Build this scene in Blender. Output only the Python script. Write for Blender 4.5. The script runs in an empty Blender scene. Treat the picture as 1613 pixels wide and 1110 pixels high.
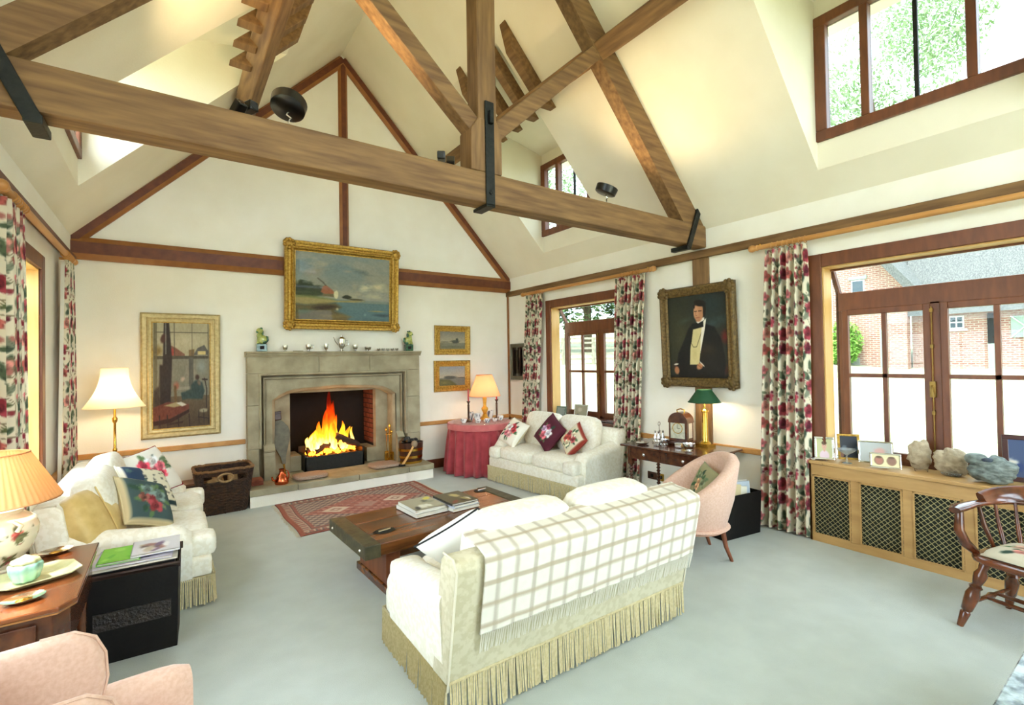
import bpy, bmesh, math, random
import numpy as np
from mathutils import Vector, Matrix
random.seed(7)
SC = bpy.context.scene
COL = SC.collection
R = math.radians
PI = math.pi

# ---------------------------------------------------------------- camera
def cam_axes(yaw, pitch, roll):
    f = Vector((math.sin(yaw)*math.cos(pitch), math.cos(yaw)*math.cos(pitch), math.sin(pitch)))
    r = Vector((math.cos(yaw), -math.sin(yaw), 0)); u = r.cross(f)
    return r*math.cos(roll)+u*math.sin(roll), -r*math.sin(roll)+u*math.cos(roll), f
cr, cu, cf = cam_axes(0.6143, 0.0144, -0.0169)
cam = bpy.data.cameras.new('camera'); cam.sensor_width = 36; cam.lens = 763.33/1613*36
cam.clip_start = 0.05; cam.clip_end = 300
co = bpy.data.objects.new('camera', cam); COL.objects.link(co)
mw = Matrix.Identity(4)
for i in range(3):
    mw[i][0] = cr[i]; mw[i][1] = cu[i]; mw[i][2] = -cf[i]
mw[0][3], mw[1][3], mw[2][3] = -4.899, -7.042, 1.70
co.matrix_world = mw
SC.camera = co

# ---------------------------------------------------------------- world, sun, exposure
W = bpy.data.worlds.new('sky'); SC.world = W; W.use_nodes = True
bg = W.node_tree.nodes['Background']
bg.inputs[0].default_value = (0.74, 0.885, 1.0, 1); bg.inputs[1].default_value = 9.6
sun = bpy.data.lights.new('sun', 'SUN'); sun.energy = 11; sun.angle = R(4); sun.color = (1, .95, .86)
so = bpy.data.objects.new('sun', sun); COL.objects.link(so)
so.rotation_euler = Vector((0.33, 0.02, -0.94)).to_track_quat('-Z', 'Y').to_euler()
SC.view_settings.view_transform = 'Standard'
SC.view_settings.look = 'None'
SC.view_settings.gamma = 1.0
SC.view_settings.use_curve_mapping = False
SC.view_settings.exposure = 0.76

# ---------------------------------------------------------------- helpers
def lin1(c):
    c = c/255.0
    return c/12.92 if c <= 0.04045 else ((c+0.055)/1.055)**2.4
def lin(c): return (lin1(c[0]), lin1(c[1]), lin1(c[2]), 1.0)
def nlin(a):
    a = np.clip(np.asarray(a, float)/255.0, 0, 1)
    return np.where(a <= 0.04045, a/12.92, ((a+0.055)/1.055)**2.4)

class MB:
    """collects shapes; build() links them as ONE mesh object"""
    def __init__(s): s.v = []; s.f = []
    def add(s, vs, fs):
        o = len(s.v); s.v += [tuple(p) for p in vs]; s.f += [tuple(i+o for i in f) for f in fs]; return s
    def box(s, x0, x1, y0, y1, z0, z1, mat=None):
        vs = [(x, y, z) for z in (z0, z1) for y in (y0, y1) for x in (x0, x1)]
        if mat is not None: vs = [mat @ Vector(p) for p in vs]
        return s.add(vs, [(0,2,3,1),(4,5,7,6),(0,1,5,4),(2,6,7,3),(0,4,6,2),(1,3,7,5)])
    def prism(s, poly, axis, a0, a1):
        n = len(poly)
        def pt(p, a):
            return {'x': (a, p[0], p[1]), 'y': (p[0], a, p[1]), 'z': (p[0], p[1], a)}[axis]
        vs = [pt(p, a0) for p in poly]+[pt(p, a1) for p in poly]
        fs = [tuple(range(n)), tuple(range(2*n-1, n-1, -1))]
        fs += [(i, i+n, (i+1) % n+n, (i+1) % n) for i in range(n)]
        return s.add(vs, fs)
    def beam(s, p0, p1, w, h, up=(0, 0, 1), shift=0.0):
        p0 = Vector(p0); p1 = Vector(p1); d = (p1-p0).normalized()
        up = Vector(up); side = d.cross(up).normalized(); up = side.cross(d).normalized()
        vs = []
        for p in (p0, p1):
            for a, b in ((-1,-1),(1,-1),(1,1),(-1,1)):
                vs.append(p+side*(a*w/2)+up*(b*h/2+shift))
        return s.add(vs, [(3,2,1,0),(4,5,6,7),(0,1,5,4),(1,2,6,5),(2,3,7,6),(3,0,4,7)])
    def lathe(s, prof, c=(0,0,0), seg=20, sx=1, sy=1, M=None, rip=None):
        vs = []; n = len(prof)
        for r, z in prof:
            for k in range(seg):
                a = 2*PI*k/seg
                q = r*(rip(a, z) if rip else 1)
                p = Vector((c[0]+q*sx*math.cos(a), c[1]+q*sy*math.sin(a), c[2]+z))
                vs.append(M @ p if M is not None else p)
        fs = [(i*seg+k, i*seg+(k+1) % seg, (i+1)*seg+(k+1) % seg, (i+1)*seg+k) for i in range(n-1) for k in range(seg)]
        if prof[0][0] > 1e-4: fs.append(tuple(range(seg-1, -1, -1)))
        if prof[-1][0] > 1e-4: fs.append(tuple((n-1)*seg+k for k in range(seg)))
        return s.add(vs, fs)
    def tube(s, pts, r, seg=8, closed=False, caps=True):
        pts = [Vector(p) for p in pts]; n = len(pts); vs = []
        rr = r if isinstance(r, (list, tuple)) else [r]*n
        prev = None
        for i, p in enumerate(pts):
            if closed: d = pts[(i+1) % n]-pts[i-1]
            else: d = pts[min(i+1, n-1)]-pts[max(i-1, 0)]
            d = d.normalized() if d.length > 1e-9 else Vector((0,0,1))
            if prev is None:
                a = Vector((0,0,1)) if abs(d.z) < .9 else Vector((1,0,0))
                nx = d.cross(a).normalized()
            else:
                nx = (prev-d*prev.dot(d)); nx = nx.normalized() if nx.length > 1e-6 else d.orthogonal().normalized()
            prev = nx; ny = d.cross(nx)
            for k in range(seg):
                a = 2*PI*k/seg; vs.append(p+nx*(rr[i]*math.cos(a))+ny*(rr[i]*math.sin(a)))
        m = n if closed else n-1
        fs = [(i*seg+k, i*seg+(k+1) % seg, ((i+1) % n)*seg+(k+1) % seg, ((i+1) % n)*seg+k) for i in range(m) for k in range(seg)]
        if not closed and caps:
            fs.append(tuple(range(seg-1, -1, -1))); fs.append(tuple((n-1)*seg+k for k in range(seg)))
        return s.add(vs, fs)
    def grid(s, fn, nu, nv, closed_u=False):
        vs = [fn(i/(nu-1 if not closed_u else nu), j/(nv-1)) for j in range(nv) for i in range(nu)]
        m = nu if closed_u else nu-1
        fs = [(j*nu+i, j*nu+(i+1) % nu, (j+1)*nu+(i+1) % nu, (j+1)*nu+i) for j in range(nv-1) for i in range(m)]
        return s.add(vs, fs)
    def soft(s, c, size, p=5, n=7, M=None, bulge=(0,0,0)):
        """a superellipsoid block: cushions, pads; size = full extents"""
        idx = {}; vs = []; fs = []
        def vid(q):
            k = tuple(round(t, 4) for t in q)
            if k not in idx:
                L = (abs(q[0])**p+abs(q[1])**p+abs(q[2])**p)**(1/p)
                e = [t/L for t in q]
                w = [1+bulge[0]*(1-e[1]**2)*(1-e[2]**2), 1+bulge[1]*(1-e[0]**2)*(1-e[2]**2), 1+bulge[2]*(1-e[0]**2)*(1-e[1]**2)]
                v = Vector((e[0]*w[0]*size[0]/2, e[1]*w[1]*size[1]/2, e[2]*w[2]*size[2]/2))
                if M is not None: v = M @ v
                idx[k] = len(vs); vs.append(v+Vector(c))
            return idx[k]
        t = [math.tan((-1+2*i/n)*PI/4) for i in range(n+1)]
        for ax in range(3):
            for sg in (-1, 1):
                for i in range(n):
                    for j in range(n):
                        q = []
                        for a, b in ((i,j),(i+1,j),(i+1,j+1),(i,j+1)):
                            u = [0,0,0]; u[ax] = sg; u[(ax+1) % 3] = t[a]; u[(ax+2) % 3] = t[b]*1.0
                            q.append(vid(u))
                        fs.append(tuple(q) if sg > 0 else tuple(q[::-1]))
        return s.add(vs, fs)
    def ball(s, c, r, sx=1, sy=1, sz=1, seg=10, rings=6, M=None):
        prof = [(max(1e-5, r*math.sin(PI*i/rings)), -r*math.cos(PI*i/rings)*sz) for i in range(rings+1)]
        if M is None: return s.lathe(prof, c, seg, sx, sy)
        T = Matrix.Translation(Vector(c)) @ M.to_4x4()
        return s.lathe(prof, (0,0,0), seg, sx, sy, T)
    def loft(s, secs, cap=True):
        n = len(secs[0]); vs = [p for q in secs for p in q]
        fs = [(i*n+k, i*n+(k+1) % n, (i+1)*n+(k+1) % n, (i+1)*n+k) for i in range(len(secs)-1) for k in range(n)]
        if cap: fs.append(tuple(range(n-1, -1, -1))); fs.append(tuple((len(secs)-1)*n+k for k in range(n)))
        return s.add(vs, fs)
    def build(s, name, mat, parent=None, smooth=None, bevel=0, bseg=2, fixn=True):
        me = bpy.data.meshes.new(name); me.from_pydata(s.v, [], s.f)
        if bevel or fixn:
            bm = bmesh.new(); bm.from_mesh(me)
            bmesh.ops.recalc_face_normals(bm, faces=bm.faces)
            if bevel:
                es = [e for e in bm.edges if e.is_manifold and e.calc_face_angle(0) > R(30)]
                bmesh.ops.bevel(bm, geom=es, offset=bevel, segments=bseg, affect='EDGES', profile=.5, clamp_overlap=True)
            bm.to_mesh(me); bm.free()
        if smooth is not None:
            me.polygons.foreach_set('use_smooth', [True]*len(me.polygons))
            if smooth < 180:
                try: me.set_sharp_from_angle(angle=R(smooth))
                except Exception: pass
        me.materials.append(mat)
        o = bpy.data.objects.new(name, me); COL.objects.link(o)
        if parent is not None: o.parent = parent
        me.update(); return o

def tag(o, label=None, cat=None, group=None, kind=None):
    if label: o['label'] = label
    if cat: o['category'] = cat
    if group: o['group'] = group
    if kind: o['kind'] = kind
    return o
def thing(name, label, cat, loc=(0,0,0), rz=0, group=None, kind=None):
    o = bpy.data.objects.new(name, None); COL.objects.link(o); o.empty_display_size = .1
    o.location = loc; o.rotation_euler = (0, 0, rz)
    return tag(o, label, cat, group, kind)
def struct(name, kids=False, loc=(0,0,0), rz=0):
    o = bpy.data.objects.new(name, None); COL.objects.link(o); o['kind'] = 'structure'; o.location = loc; o.rotation_euler = (0,0,rz); return o
def dup(o, parent=None):
    c = o.copy(); COL.objects.link(c); c.parent = parent
    for ch in list(o.children): dup(ch, c)
    return c
def lamp_light(parent, loc, power, color=(1,.78,.52), rad=.03, kind='POINT', name='bulb_light', spot=None, rot=None):
    l = bpy.data.lights.new(name, kind); l.energy = power; l.color = color
    l.shadow_soft_size = rad
    if spot: l.spot_size = spot; l.spot_blend = .6
    o = bpy.data.objects.new(name, l); COL.objects.link(o); o.parent = parent; o.location = loc
    if rot is not None: o.rotation_euler = rot
    return o

# ---------------------------------------------------------------- materials
def nodes(name):
    m = bpy.data.materials.new(name); m.use_nodes = True
    nt = m.node_tree; return m, nt, nt.nodes, nt.links, nt.nodes['Principled BSDF']
def M_(name, c1, c2=None, scale=8, rough=.6, metal=0, bump=0, bscale=60, stretch=(1,1,1), detail=4, coat=0, sheen=0, spec=.5, lo=.35, hi=.65, trans=0):
    m, nt, N, L, P = nodes(name)
    P.inputs['Roughness'].default_value = rough; P.inputs['Metallic'].default_value = metal
    P.inputs['Base Color'].default_value = lin(c1)
    P.inputs['Specular IOR Level'].default_value = spec
    if coat: P.inputs['Coat Weight'].default_value = coat; P.inputs['Coat Roughness'].default_value = .12
    if sheen: P.inputs['Sheen Weight'].default_value = sheen
    tc = N.new('ShaderNodeTexCoord'); mp = N.new('ShaderNodeMapping'); mp.inputs['Scale'].default_value = stretch
    L.new(tc.outputs['Object'], mp.inputs['Vector'])
    if c2 is not None:
        t = N.new('ShaderNodeTexNoise'); t.inputs['Scale'].default_value = scale; t.inputs['Detail'].default_value = detail
        L.new(mp.outputs[0], t.inputs['Vector'])
        cr_ = N.new('ShaderNodeValToRGB'); e = cr_.color_ramp.elements
        e[0].position = lo; e[0].color = lin(c1); e[1].position = hi; e[1].color = lin(c2)
        L.new(t.outputs['Fac'], cr_.inputs[0]); L.new(cr_.outputs[0], P.inputs['Base Color'])
    if bump:
        t2 = N.new('ShaderNodeTexNoise'); t2.inputs['Scale'].default_value = bscale; t2.inputs['Detail'].default_value = 3
        L.new(mp.outputs[0], t2.inputs['Vector'])
        b = N.new('ShaderNodeBump'); b.inputs['Strength'].default_value = bump; b.inputs['Distance'].default_value = .01
        L.new(t2.outputs['Fac'], b.inputs['Height']); L.new(b.outputs[0], P.inputs['Normal'])
    return m
def Mpaint(name, rough=.7, bump=0, bscale=200, coat=0, spec=.4, transl=0):
    m, nt, N, L, P = nodes(name)
    a = N.new('ShaderNodeAttribute'); a.attribute_name = 'Col'
    L.new(a.outputs['Color'], P.inputs['Base Color']); P.inputs['Roughness'].default_value = rough
    P.inputs['Specular IOR Level'].default_value = spec
    if coat: P.inputs['Coat Weight'].default_value = coat
    if bump:
        tc = N.new('ShaderNodeTexCoord'); t2 = N.new('ShaderNodeTexNoise'); t2.inputs['Scale'].default_value = bscale
        L.new(tc.outputs['Object'], t2.inputs['Vector'])
        b = N.new('ShaderNodeBump'); b.inputs['Strength'].default_value = bump; b.inputs['Distance'].default_value = .004
        L.new(t2.outputs['Fac'], b.inputs['Height']); L.new(b.outputs[0], P.inputs['Normal'])
    if transl:
        tr = N.new('ShaderNodeBsdfTranslucent'); mx = N.new('ShaderNodeMixShader'); mx.inputs[0].default_value = transl
        L.new(a.outputs['Color'], tr.inputs[0]); L.new(P.outputs[0], mx.inputs[1]); L.new(tr.outputs[0], mx.inputs[2])
        L.new(mx.outputs[0], N['Material Output'].inputs[0])
    return m
def Mshade(name, c, mix=.55):
    m, nt, N, L, P = nodes(name)
    P.inputs['Base Color'].default_value = lin(c); P.inputs['Roughness'].default_value = .9
    tr = N.new('ShaderNodeBsdfTranslucent'); tr.inputs[0].default_value = lin(c)
    mx = N.new('ShaderNodeMixShader'); mx.inputs[0].default_value = mix
    L.new(P.outputs[0], mx.inputs[1]); L.new(tr.outputs[0], mx.inputs[2]); L.new(mx.outputs[0], N['Material Output'].inputs[0])
    return m
def Mglass(name='window_glass', tint=(1,1,1), gl=.06):
    m, nt, N, L, P = nodes(name)
    t = N.new('ShaderNodeBsdfTransparent'); t.inputs[0].default_value = (*tint, 1)
    g = N.new('ShaderNodeBsdfGlossy'); g.inputs['Roughness'].default_value = .02
    mx = N.new('ShaderNodeMixShader'); mx.inputs[0].default_value = gl
    L.new(t.outputs[0], mx.inputs[1]); L.new(g.outputs[0], mx.inputs[2])
    L.new(mx.outputs[0], N['Material Output'].inputs[0]); return m
def Memit(name, c, s):
    m, nt, N, L, P = nodes(name)
    e = N.new('ShaderNodeEmission'); e.inputs[0].default_value = lin(c); e.inputs[1].default_value = s
    L.new(e.outputs[0], N['Material Output'].inputs[0]); return m

plaster = M_('cream_plaster', (239,234,218), (243,239,225), 3, .85, bump=.12, bscale=90, spec=.2)
plasterc = M_('cream_ceiling_plaster', (234,226,202), (239,232,210), 2, .9, bump=.12, bscale=60, spec=.2)
carpet = M_('grey_green_carpet', (180,187,180), (187,194,187), 5, .95, bump=.35, bscale=240, spec=.1, detail=8, sheen=.2)
oakx = M_('weathered_oak_x', (96,66,36), (140,106,64), 26, .7, bump=.12, bscale=50, stretch=(.10,1,1), detail=8, lo=.3, hi=.7)
oaky = M_('weathered_oak_y', (96,66,36), (140,106,64), 26, .7, bump=.12, bscale=50, stretch=(1,.10,1), detail=8, lo=.3, hi=.7)
oakz = M_('weathered_oak_z', (96,66,36), (140,106,64), 26, .7, bump=.12, bscale=50, stretch=(1,1,.10), detail=8, lo=.3, hi=.7)
redwood = M_('red_brown_timber', (92,44,22), (112,58,28), 12, .5, bump=.05, stretch=(1,1,1))
redwoodl = M_('pale_edge_timber', (138,86,40), (152,98,48), 10, .5)
frameW = M_('window_frame_mahogany', (98,52,26), (118,66,34), 10, .4, stretch=(2,2,.4))
plyw = M_('honey_plywood', (206,160,92), (220,176,108), 6, .5, stretch=(2,2,.3))
railw = M_('honey_rail', (180,128,66), (198,148,84), 8, .45)
ashw = M_('pale_oak_cover', (180,140,84), (198,158,100), 7, .45, stretch=(1,.4,2))
iron = M_('black_iron', (20,22,20), (32,34,30), 30, .5, metal=.4, bump=.2)
blackm = M_('black_enamel', (14,14,14), None, rough=.3)
brass = M_('brass', (214,168,70), (226,184,90), 20, .22, metal=1)
gold = M_('gilt', (146,108,40), (196,158,74), 40, .4, metal=.7, bump=.3, bscale=90)
goldd = M_('dull_gilt', (84,66,36), (124,100,58), 40, .5, metal=.5, bump=.5, bscale=60)
silver = M_('silver', (226,226,224), None, rough=.14, metal=1)
stone = M_('pale_limestone', (142,132,105), (170,160,131), 5, .85, bump=.15, bscale=40, detail=6)
stoned = M_('hearth_limestone', (140,133,106), (166,158,130), 6, .8, bump=.15, bscale=40, detail=6)
mortar = M_('mortar', (190,184,166), None, rough=.9)
soot = M_('soot_black', (14,12,11), (24,20,18), 8, .95)
brickm = M_('firebrick', (104,52,38), (134,74,54), 14, .9, bump=.4, bscale=60)
glass = Mglass()
glass_t = Mglass('dimming_window_glass', (.56,.58,.58), .012)  # tint added to dim the view, so the outdoors doesn't burn out
# ---------------------------------------------------------------- the room shell
XL, XA, YN = -5.77, -2.85, -9.4          # left wall, ridge, near wall ; right wall X=0, back wall Y=0
ZE, ZA = 3.12, 6.14                      # eaves, ridge
SLR = (ZA-ZE)/(-XA); SLL = (ZA-ZE)/(XA-XL)
zr = lambda x: ZE-SLR*x
zl = lambda x: ZE+SLL*(x-XL)

tag(MB().box(XL-.4, .4, YN-.3, .35, -.2, 0).build('floor', carpet), kind='structure')

# back wall with the hole of the fireplace opening
FX0, FX1 = -3.97, -2.0
b = MB()
b.box(XL-.3, FX0, 0, .3, 0, ZE); b.box(FX1, .3, 0, .3, 0, ZE); b.box(FX0, FX1, 0, .3, 1.6, ZE)
b.prism([(XL-.3, ZE), (.3, ZE), (XA, ZA+.31)], 'y', 0, .3)
tag(b.build('wall_back', plaster), kind='structure')
b = MB()
b.box(XL-.3, -2.9, YN-.3, YN, 0, ZE-.1); b.box(-.5, .3, YN-.3, YN, 0, ZE-.1); b.box(-2.9, -.5, YN-.3, YN, 2.5, ZE-.1)
b.prism([(XL-.3, ZE-.1), (XL+.5, ZE-.1), (XA, ZA-.65), (-.5, ZE-.1), (.3, ZE-.1), (XA, ZA+.31)], 'y', YN-.3, YN)
tag(b.build('wall_near', plaster), kind='structure')

def side_wall(name, x0, x1, holes):
    b = MB(); y = YN-.3
    for (h0, h1, z0, z1) in sorted(holes):
        b.box(x0, x1, y, h0, 0, ZE+.1)
        if z0 > 0: b.box(x0, x1, h0, h1, 0, z0)
        b.box(x0, x1, h0, h1, z1, ZE+.1); y = h1
    b.box(x0, x1, y, .3, 0, ZE+.1)
    return tag(b.build(name, plaster), kind='structure')
side_wall('wall_right', 0, .15, [(-7.25, -5.06, 0, 2.5), (-2.75, -1.18, .78, 2.5)])
side_wall('wall_left', XL-.15, XL, [(-5.75, -3.45, .78, 2.5), (-2.72, -1.62, .78, 2.5)])

# roof slopes with the dormer openings cut out
DORM = [(-2.66, -1.26), (-6.53, -5.13)]
DX0, DX1 = .20, 1.95
def slope(sgn):
    b = MB()
    ys = [YN-.3]
    for a, c in sorted(DORM): ys += [a-.1, c+.1]
    ys += [.3]
    if sgn > 0: xs = [.17, -DX0+.1, -DX1, XA]; z = zr
    else: xs = [XL-.17, XL+DX0-.1, XL+DX1, XA]; z = zl
    for i in range(len(ys)-1):
        for j in range(3):
            if j == 1 and i % 2 == 1: continue
            x0, x1, y0, y1 = xs[j], xs[j+1], ys[i], ys[i+1]
            top = .16
            vs = [(x0,y0,z(x0)),(x1,y0,z(x1)),(x1,y1,z(x1)),(x0,y1,z(x0))]
            vs += [(p[0], p[1], p[2]+top) for p in vs]
            b.add(vs, [(0,1,2,3),(7,6,5,4),(0,4,5,1),(1,5,6,2),(2,6,7,3),(3,7,4,0)])
    return b.build('ceiling_right' if sgn > 0 else 'ceiling_left', plasterc)
tag(slope(1), kind='structure'); tag(slope(-1), kind='structure')

WN = [0]
def dormer(sgn, y0, y1):
    """box dormer: low front wall, cheeks, lid, and its own window"""
    if sgn > 0: fx = lambda d: -d; z = zr
    else: fx = lambda d: XL+d; z = zl
    WN[0] += 1; n = WN[0]
    zb = z(fx(DX0)); zt = 4.80; ztop = z(fx(DX1))
    b = MB(); t = .1
    o = lambda d: fx(d)
    x_in, x_out = sorted((fx(DX0), fx(DX0-t)))
    b.prism([(fx(DX0), 3.57), (fx(DX0), zb), (fx(DX0-t), z(fx(DX0-t))), (fx(DX0-t), 3.57)], 'y', y0, y1); b.box(x_in, x_out, y0, y1, 4.67, zt+.05)
    for ya, yb in ((y0-t, y0), (y1, y1+t)):
        b.prism([(fx(DX0-t), z(fx(DX0-t))), (fx(DX0-t), zt), (fx(DX1), ztop+.03), (fx(DX1), ztop)], 'y', ya, yb)
    b.prism([(fx(DX0-t-.38), zt-.06), (fx(DX1), ztop), (fx(DX1), ztop+.12), (fx(DX0-t-.38), zt+.12)], 'y', y0-t, y1+t)  # lid overhang lengthened outside, out of view, to keep the sun out
    tag(b.build('wall_dormer_%d' % n, plasterc), kind='structure')
    w = struct('window_%d' % n)
    xa, xb = sorted((fx(DX0+.03), fx(DX0-.06)))
    ww = .09
    k = MB().box(xa, xb, y0, y1, 3.57, 3.57+ww).box(xa, xb, y0, y1, 4.67-ww, 4.67).box(xa, xb, y0, y0+ww, 3.57+ww, 4.67-ww).box(xa, xb, y1-ww, y1, 3.57+ww, 4.67-ww)
    k.build('frame', frameW, w, bevel=.008)
    m3 = [y1-.375, y0+.375]
    for ym in m3:
        MB().box(xa, xb, ym-.03, ym+.03, 3.57+ww, 4.67-ww).build('mullion', frameW, w, bevel=.006)
    xg = fx(DX0-.03)
    ym = (y0+y1)/2
    MB().box(xg-.012, xg+.012, ym-.014, ym+.014, 3.57+ww, 4.67-ww).build('glazing_bar', iron, w)
    for a, c in ((y0+ww, m3[1]-.03), (m3[1]+.03, ym-.014), (ym+.014, m3[0]-.03), (m3[0]+.03, y1-ww)):
        MB().box(xg-.003, xg+.003, a, c, 3.57+ww, 4.67-ww).build('pane', glass_t if sgn > 0 else glass, w)
for a, c in DORM:
    dormer(1, a, c); dormer(-1, a, c)

# short joists crossing the dormer head, with pointed ends
def joists(sgn, y):
    z = zr if sgn > 0 else zl
    fx = (lambda d: -d) if sgn > 0 else (lambda d: XL+d)
    p = [(1.33, -.003), (2.02, -.003), (1.86, -.15), (1.43, -.15)]
    nx = math.sin(math.atan(SLR)); nz = math.cos(math.atan(SLR))
    poly = []
    for d, off in p:
        poly.append((fx(d)+(-sgn)*nx*(-off)*0.72, z(fx(d))+off*nz*1.1))
    b = MB().prism(poly, 'y', y-.055, y+.055)
    side = 'right' if sgn > 0 else 'left'
    ends = {-1.92:'nearest the chimney wall', -2.25:'second from the chimney wall', -2.57:'third from the chimney wall', -2.88:'nearest the tie beam'}
    return tag(b.build('roof_joist', oaky, bevel=.006), 'short pointed oak joist crossing the %s purlin, %s' % (side, ends[y]), 'joist', 'joists at the dormer heads')
for sg in (1, -1):
    for y in (-1.92, -2.25, -2.57, -2.88): joists(sg, y)

# purlins
for sg, lab in ((1, 'long oak purlin along the right roof slope'), (-1, 'long oak purlin along the left roof slope')):
    x = -1.48 if sg > 0 else XL+1.48
    z = (zr if sg > 0 else zl)(x)
    c = Vector((x-sg*.13*.73, 0, z-.13*.69))
    up = Vector((-sg*.73, 0, -.69)) if False else Vector((sg*.73, 0, .69))
    tag(MB().beam((c.x, YN, c.z), (c.x, -.002, c.z), .17, .17, up=up).build('purlin', oaky, bevel=.012), lab, 'beam')

# the king-post truss
def truss(y1, label):
    y0 = y1+.17
    t = thing('roof_truss', label, 'truss', (0, 0, 0))
    MB().box(XL+.002, -.002, y1, y0, 2.91, 3.15).build('tie_beam', oakx, t, bevel=.012)
    b = MB().box(-2.96, -2.79, y1+.005, y0-.005, 3.0, ZA-.12)
    b.prism([(-3.03, 3.15), (-2.75, 3.15), (-2.75, 3.46), (-2.79, 3.56), (-2.96, 3.56), (-3.03, 3.46)], 'y', y1-.004, y0+.004)
    b.build('king_post', oakz, t, bevel=.008)
    def raf(sg):
        z = zr if sg > 0 else zl
        foot = -.003 if sg > 0 else XL+.003
        dz = .28 if sg > 0 else .22
        i = -.40 if sg > 0 else XL+.25
        poly = [(foot, 3.15), (foot, z(foot)+.03), (XA-sg*0+.06*sg, z(XA+.06*sg)+.03), (XA+.06*sg, z(XA+.06*sg)-dz), (i, 3.15)]
        return MB().prism(poly, 'y', y1+.012, y0-.012).build('principal_rafter', oakx, t, bevel=.008)
    raf(1); raf(-1)
    for sg in (1, -1):
        a = (-2.79, 3.47) if sg > 0 else (-2.96, 3.47)
        e = (-1.58, 4.60) if sg > 0 else (XL+1.52, 4.62)
        MB().beam((a[0]-.02*sg, (y0+y1)/2, a[1]), (e[0], (y0+y1)/2, e[1]), .13, .13, up=(0,1,0)).build('strut', oakx, t, bevel=.008)
    k = MB().box(-2.908, -2.828, y1-.018, y1-.002, 2.89, 3.70).box(-2.908, -2.828, y1-.018, y0+.018, 2.88, 2.905)
    s = k.build('king_strap', iron, t, bevel=.004)
    for z in (2.99, 3.60): MB().lathe([(.018,0),(.018,.012),(.010,.02),(1e-4,.022)], (0,0,0), 8, M=Matrix.Translation((-2.868, y1-.018, z)) @ Matrix.Rotation(R(90), 4, 'X')).build('bolt', iron, s, smooth=40)
    MB().box(-2.885, -2.85, y1-.05, y1-.018, 3.52, 3.62).build('wedge', iron, s, bevel=.004)
    for sg in (1, -1):
        x0 = -.15 if sg > 0 else XL+.15
        p0 = Vector((x0-sg*.0, y1-.012, 3.30 if sg > 0 else 3.30)); p1 = Vector((x0-sg*.20, y1-.012, 2.87))
        st = MB().beam(p0, p1, .07, .02, up=(0,1,0)).build('foot_strap', iron, t, bevel=.005)
        MB().beam((p1.x, y1-.02, p1.z), (p1.x, y0+.02, p1.z), .07, .045).build('strap_bar', iron, st, bevel=.005)
        MB().beam((p0.x, y1-.02, p0.z), (p0.x, y1+.03, p0.z), .06, .06).build('strap_nut', iron, st, bevel=.01)
    return t
truss(-3.9, 'oak king-post roof truss with iron straps spanning the room')

# gable framing on the back wall
g = struct('trim_1')
def chamf(poly_in, poly_out, name): pass
def timber(p0, p1, w, parent, d=.07):
    """dark face with pale chamfered edges; p0,p1 are XZ points on the back wall"""
    p0 = Vector((p0[0], 0, p0[1])); p1 = Vector((p1[0], 0, p1[1]))
    e = w*.24
    dr = (p1-p0).normalized(); sd = dr.cross(Vector((0,1,0))).normalized()
    b = MB().beam(p0+Vector((0,-d/2,0)), p1+Vector((0,-d/2,0)), w-2*e, d, up=(0,1,0))
    o = b.build('gable_timber', redwood, parent)
    for s in (-1, 1):
        a = MB(); vs = []
        for p in (p0, p1):
            i = p+sd*s*(w/2-e); k = p+sd*s*w/2
            vs += [(i.x, 0, i.z), (i.x, -d, i.z), (k.x, -d*.45, k.z), (k.x, 0, k.z)]
        a.add(vs, [(0,1,2,3),(7,6,5,4),(0,4,5,1),(1,5,6,2),(2,6,7,3),(3,7,4,0)])
        a.build('chamfer', redwoodl, o)
ww = .135
ang = math.atan(SLR); off = ww/2/math.cos(ang)
timber((XL, 2.995), (0, 2.995), .245, g, d=.085)
timber((-.0, ZE-.05), (XA, ZA-off), ww, g, d=.065)
timber((XL, ZE-.05), (XA, ZA-off), ww, g, d=.065)
timber((XA, 3.10), (XA, ZA-.1), .125, g, d=.055)

# wall plates, posts, chair rails, skirting
tag(MB().box(-.05, 0, YN, -.002, 2.80, 2.888).build('trim_2', oaky, bevel=.01), kind='structure')
tag(MB().box(XL, XL+.05, YN, -.09, 2.80, 2.888).build('trim_3', redwood, bevel=.01), kind='structure')
tag(MB().box(-.03, 0, -3.93, -3.73, 0, 2.80).build('trim_4', oakz, bevel=.006), kind='structure')
tag(MB().box(-.03, -.002, -.03, -.001, .0, 2.86).build('trim_5', redwoodl, bevel=.004), kind='structure')
b = MB().box(XL, -4.12, -.032, 0, .685, .745)
tag(b.build('trim_6', railw, bevel=.008), kind='structure')
tag(MB().box(-1.75, -.03, -.032, 0, .685, .745).build('trim_7', railw, bevel=.008), kind='structure')
b = MB().box(-.032, 0, -1.05, -.03, .685, .745).box(-.032, 0, -3.73, -2.87, .685, .745).box(-.032, 0, -4.94, -3.93, .685, .745).box(-.032, 0, YN, -7.37, .685, .745)
tag(b.build('trim_8', railw, bevel=.008), kind='structure')
b = MB().box(XL, XL+.032, -1.5, -.03, .685, .745).box(XL, XL+.032, -3.33, -2.84, .685, .745).box(XL, XL+.032, -6.18, -5.87, .685, .745)
tag(b.build('trim_9', railw, bevel=.008), kind='structure')
b = MB().box(-1.72, -.02, -.025, 0, 0, .14)
tag(b.build('baseboard_back', redwood, bevel=.006), kind='structure')
tag(MB().box(-.025, 0, -4.94, -.03, 0, .1).build('baseboard_right', plaster, bevel=.006), kind='structure')
tag(MB().box(XL, -4.15, -.025, 0, 0, .14).build('baseboard_left', redwood, bevel=.006), kind='structure')

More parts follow.
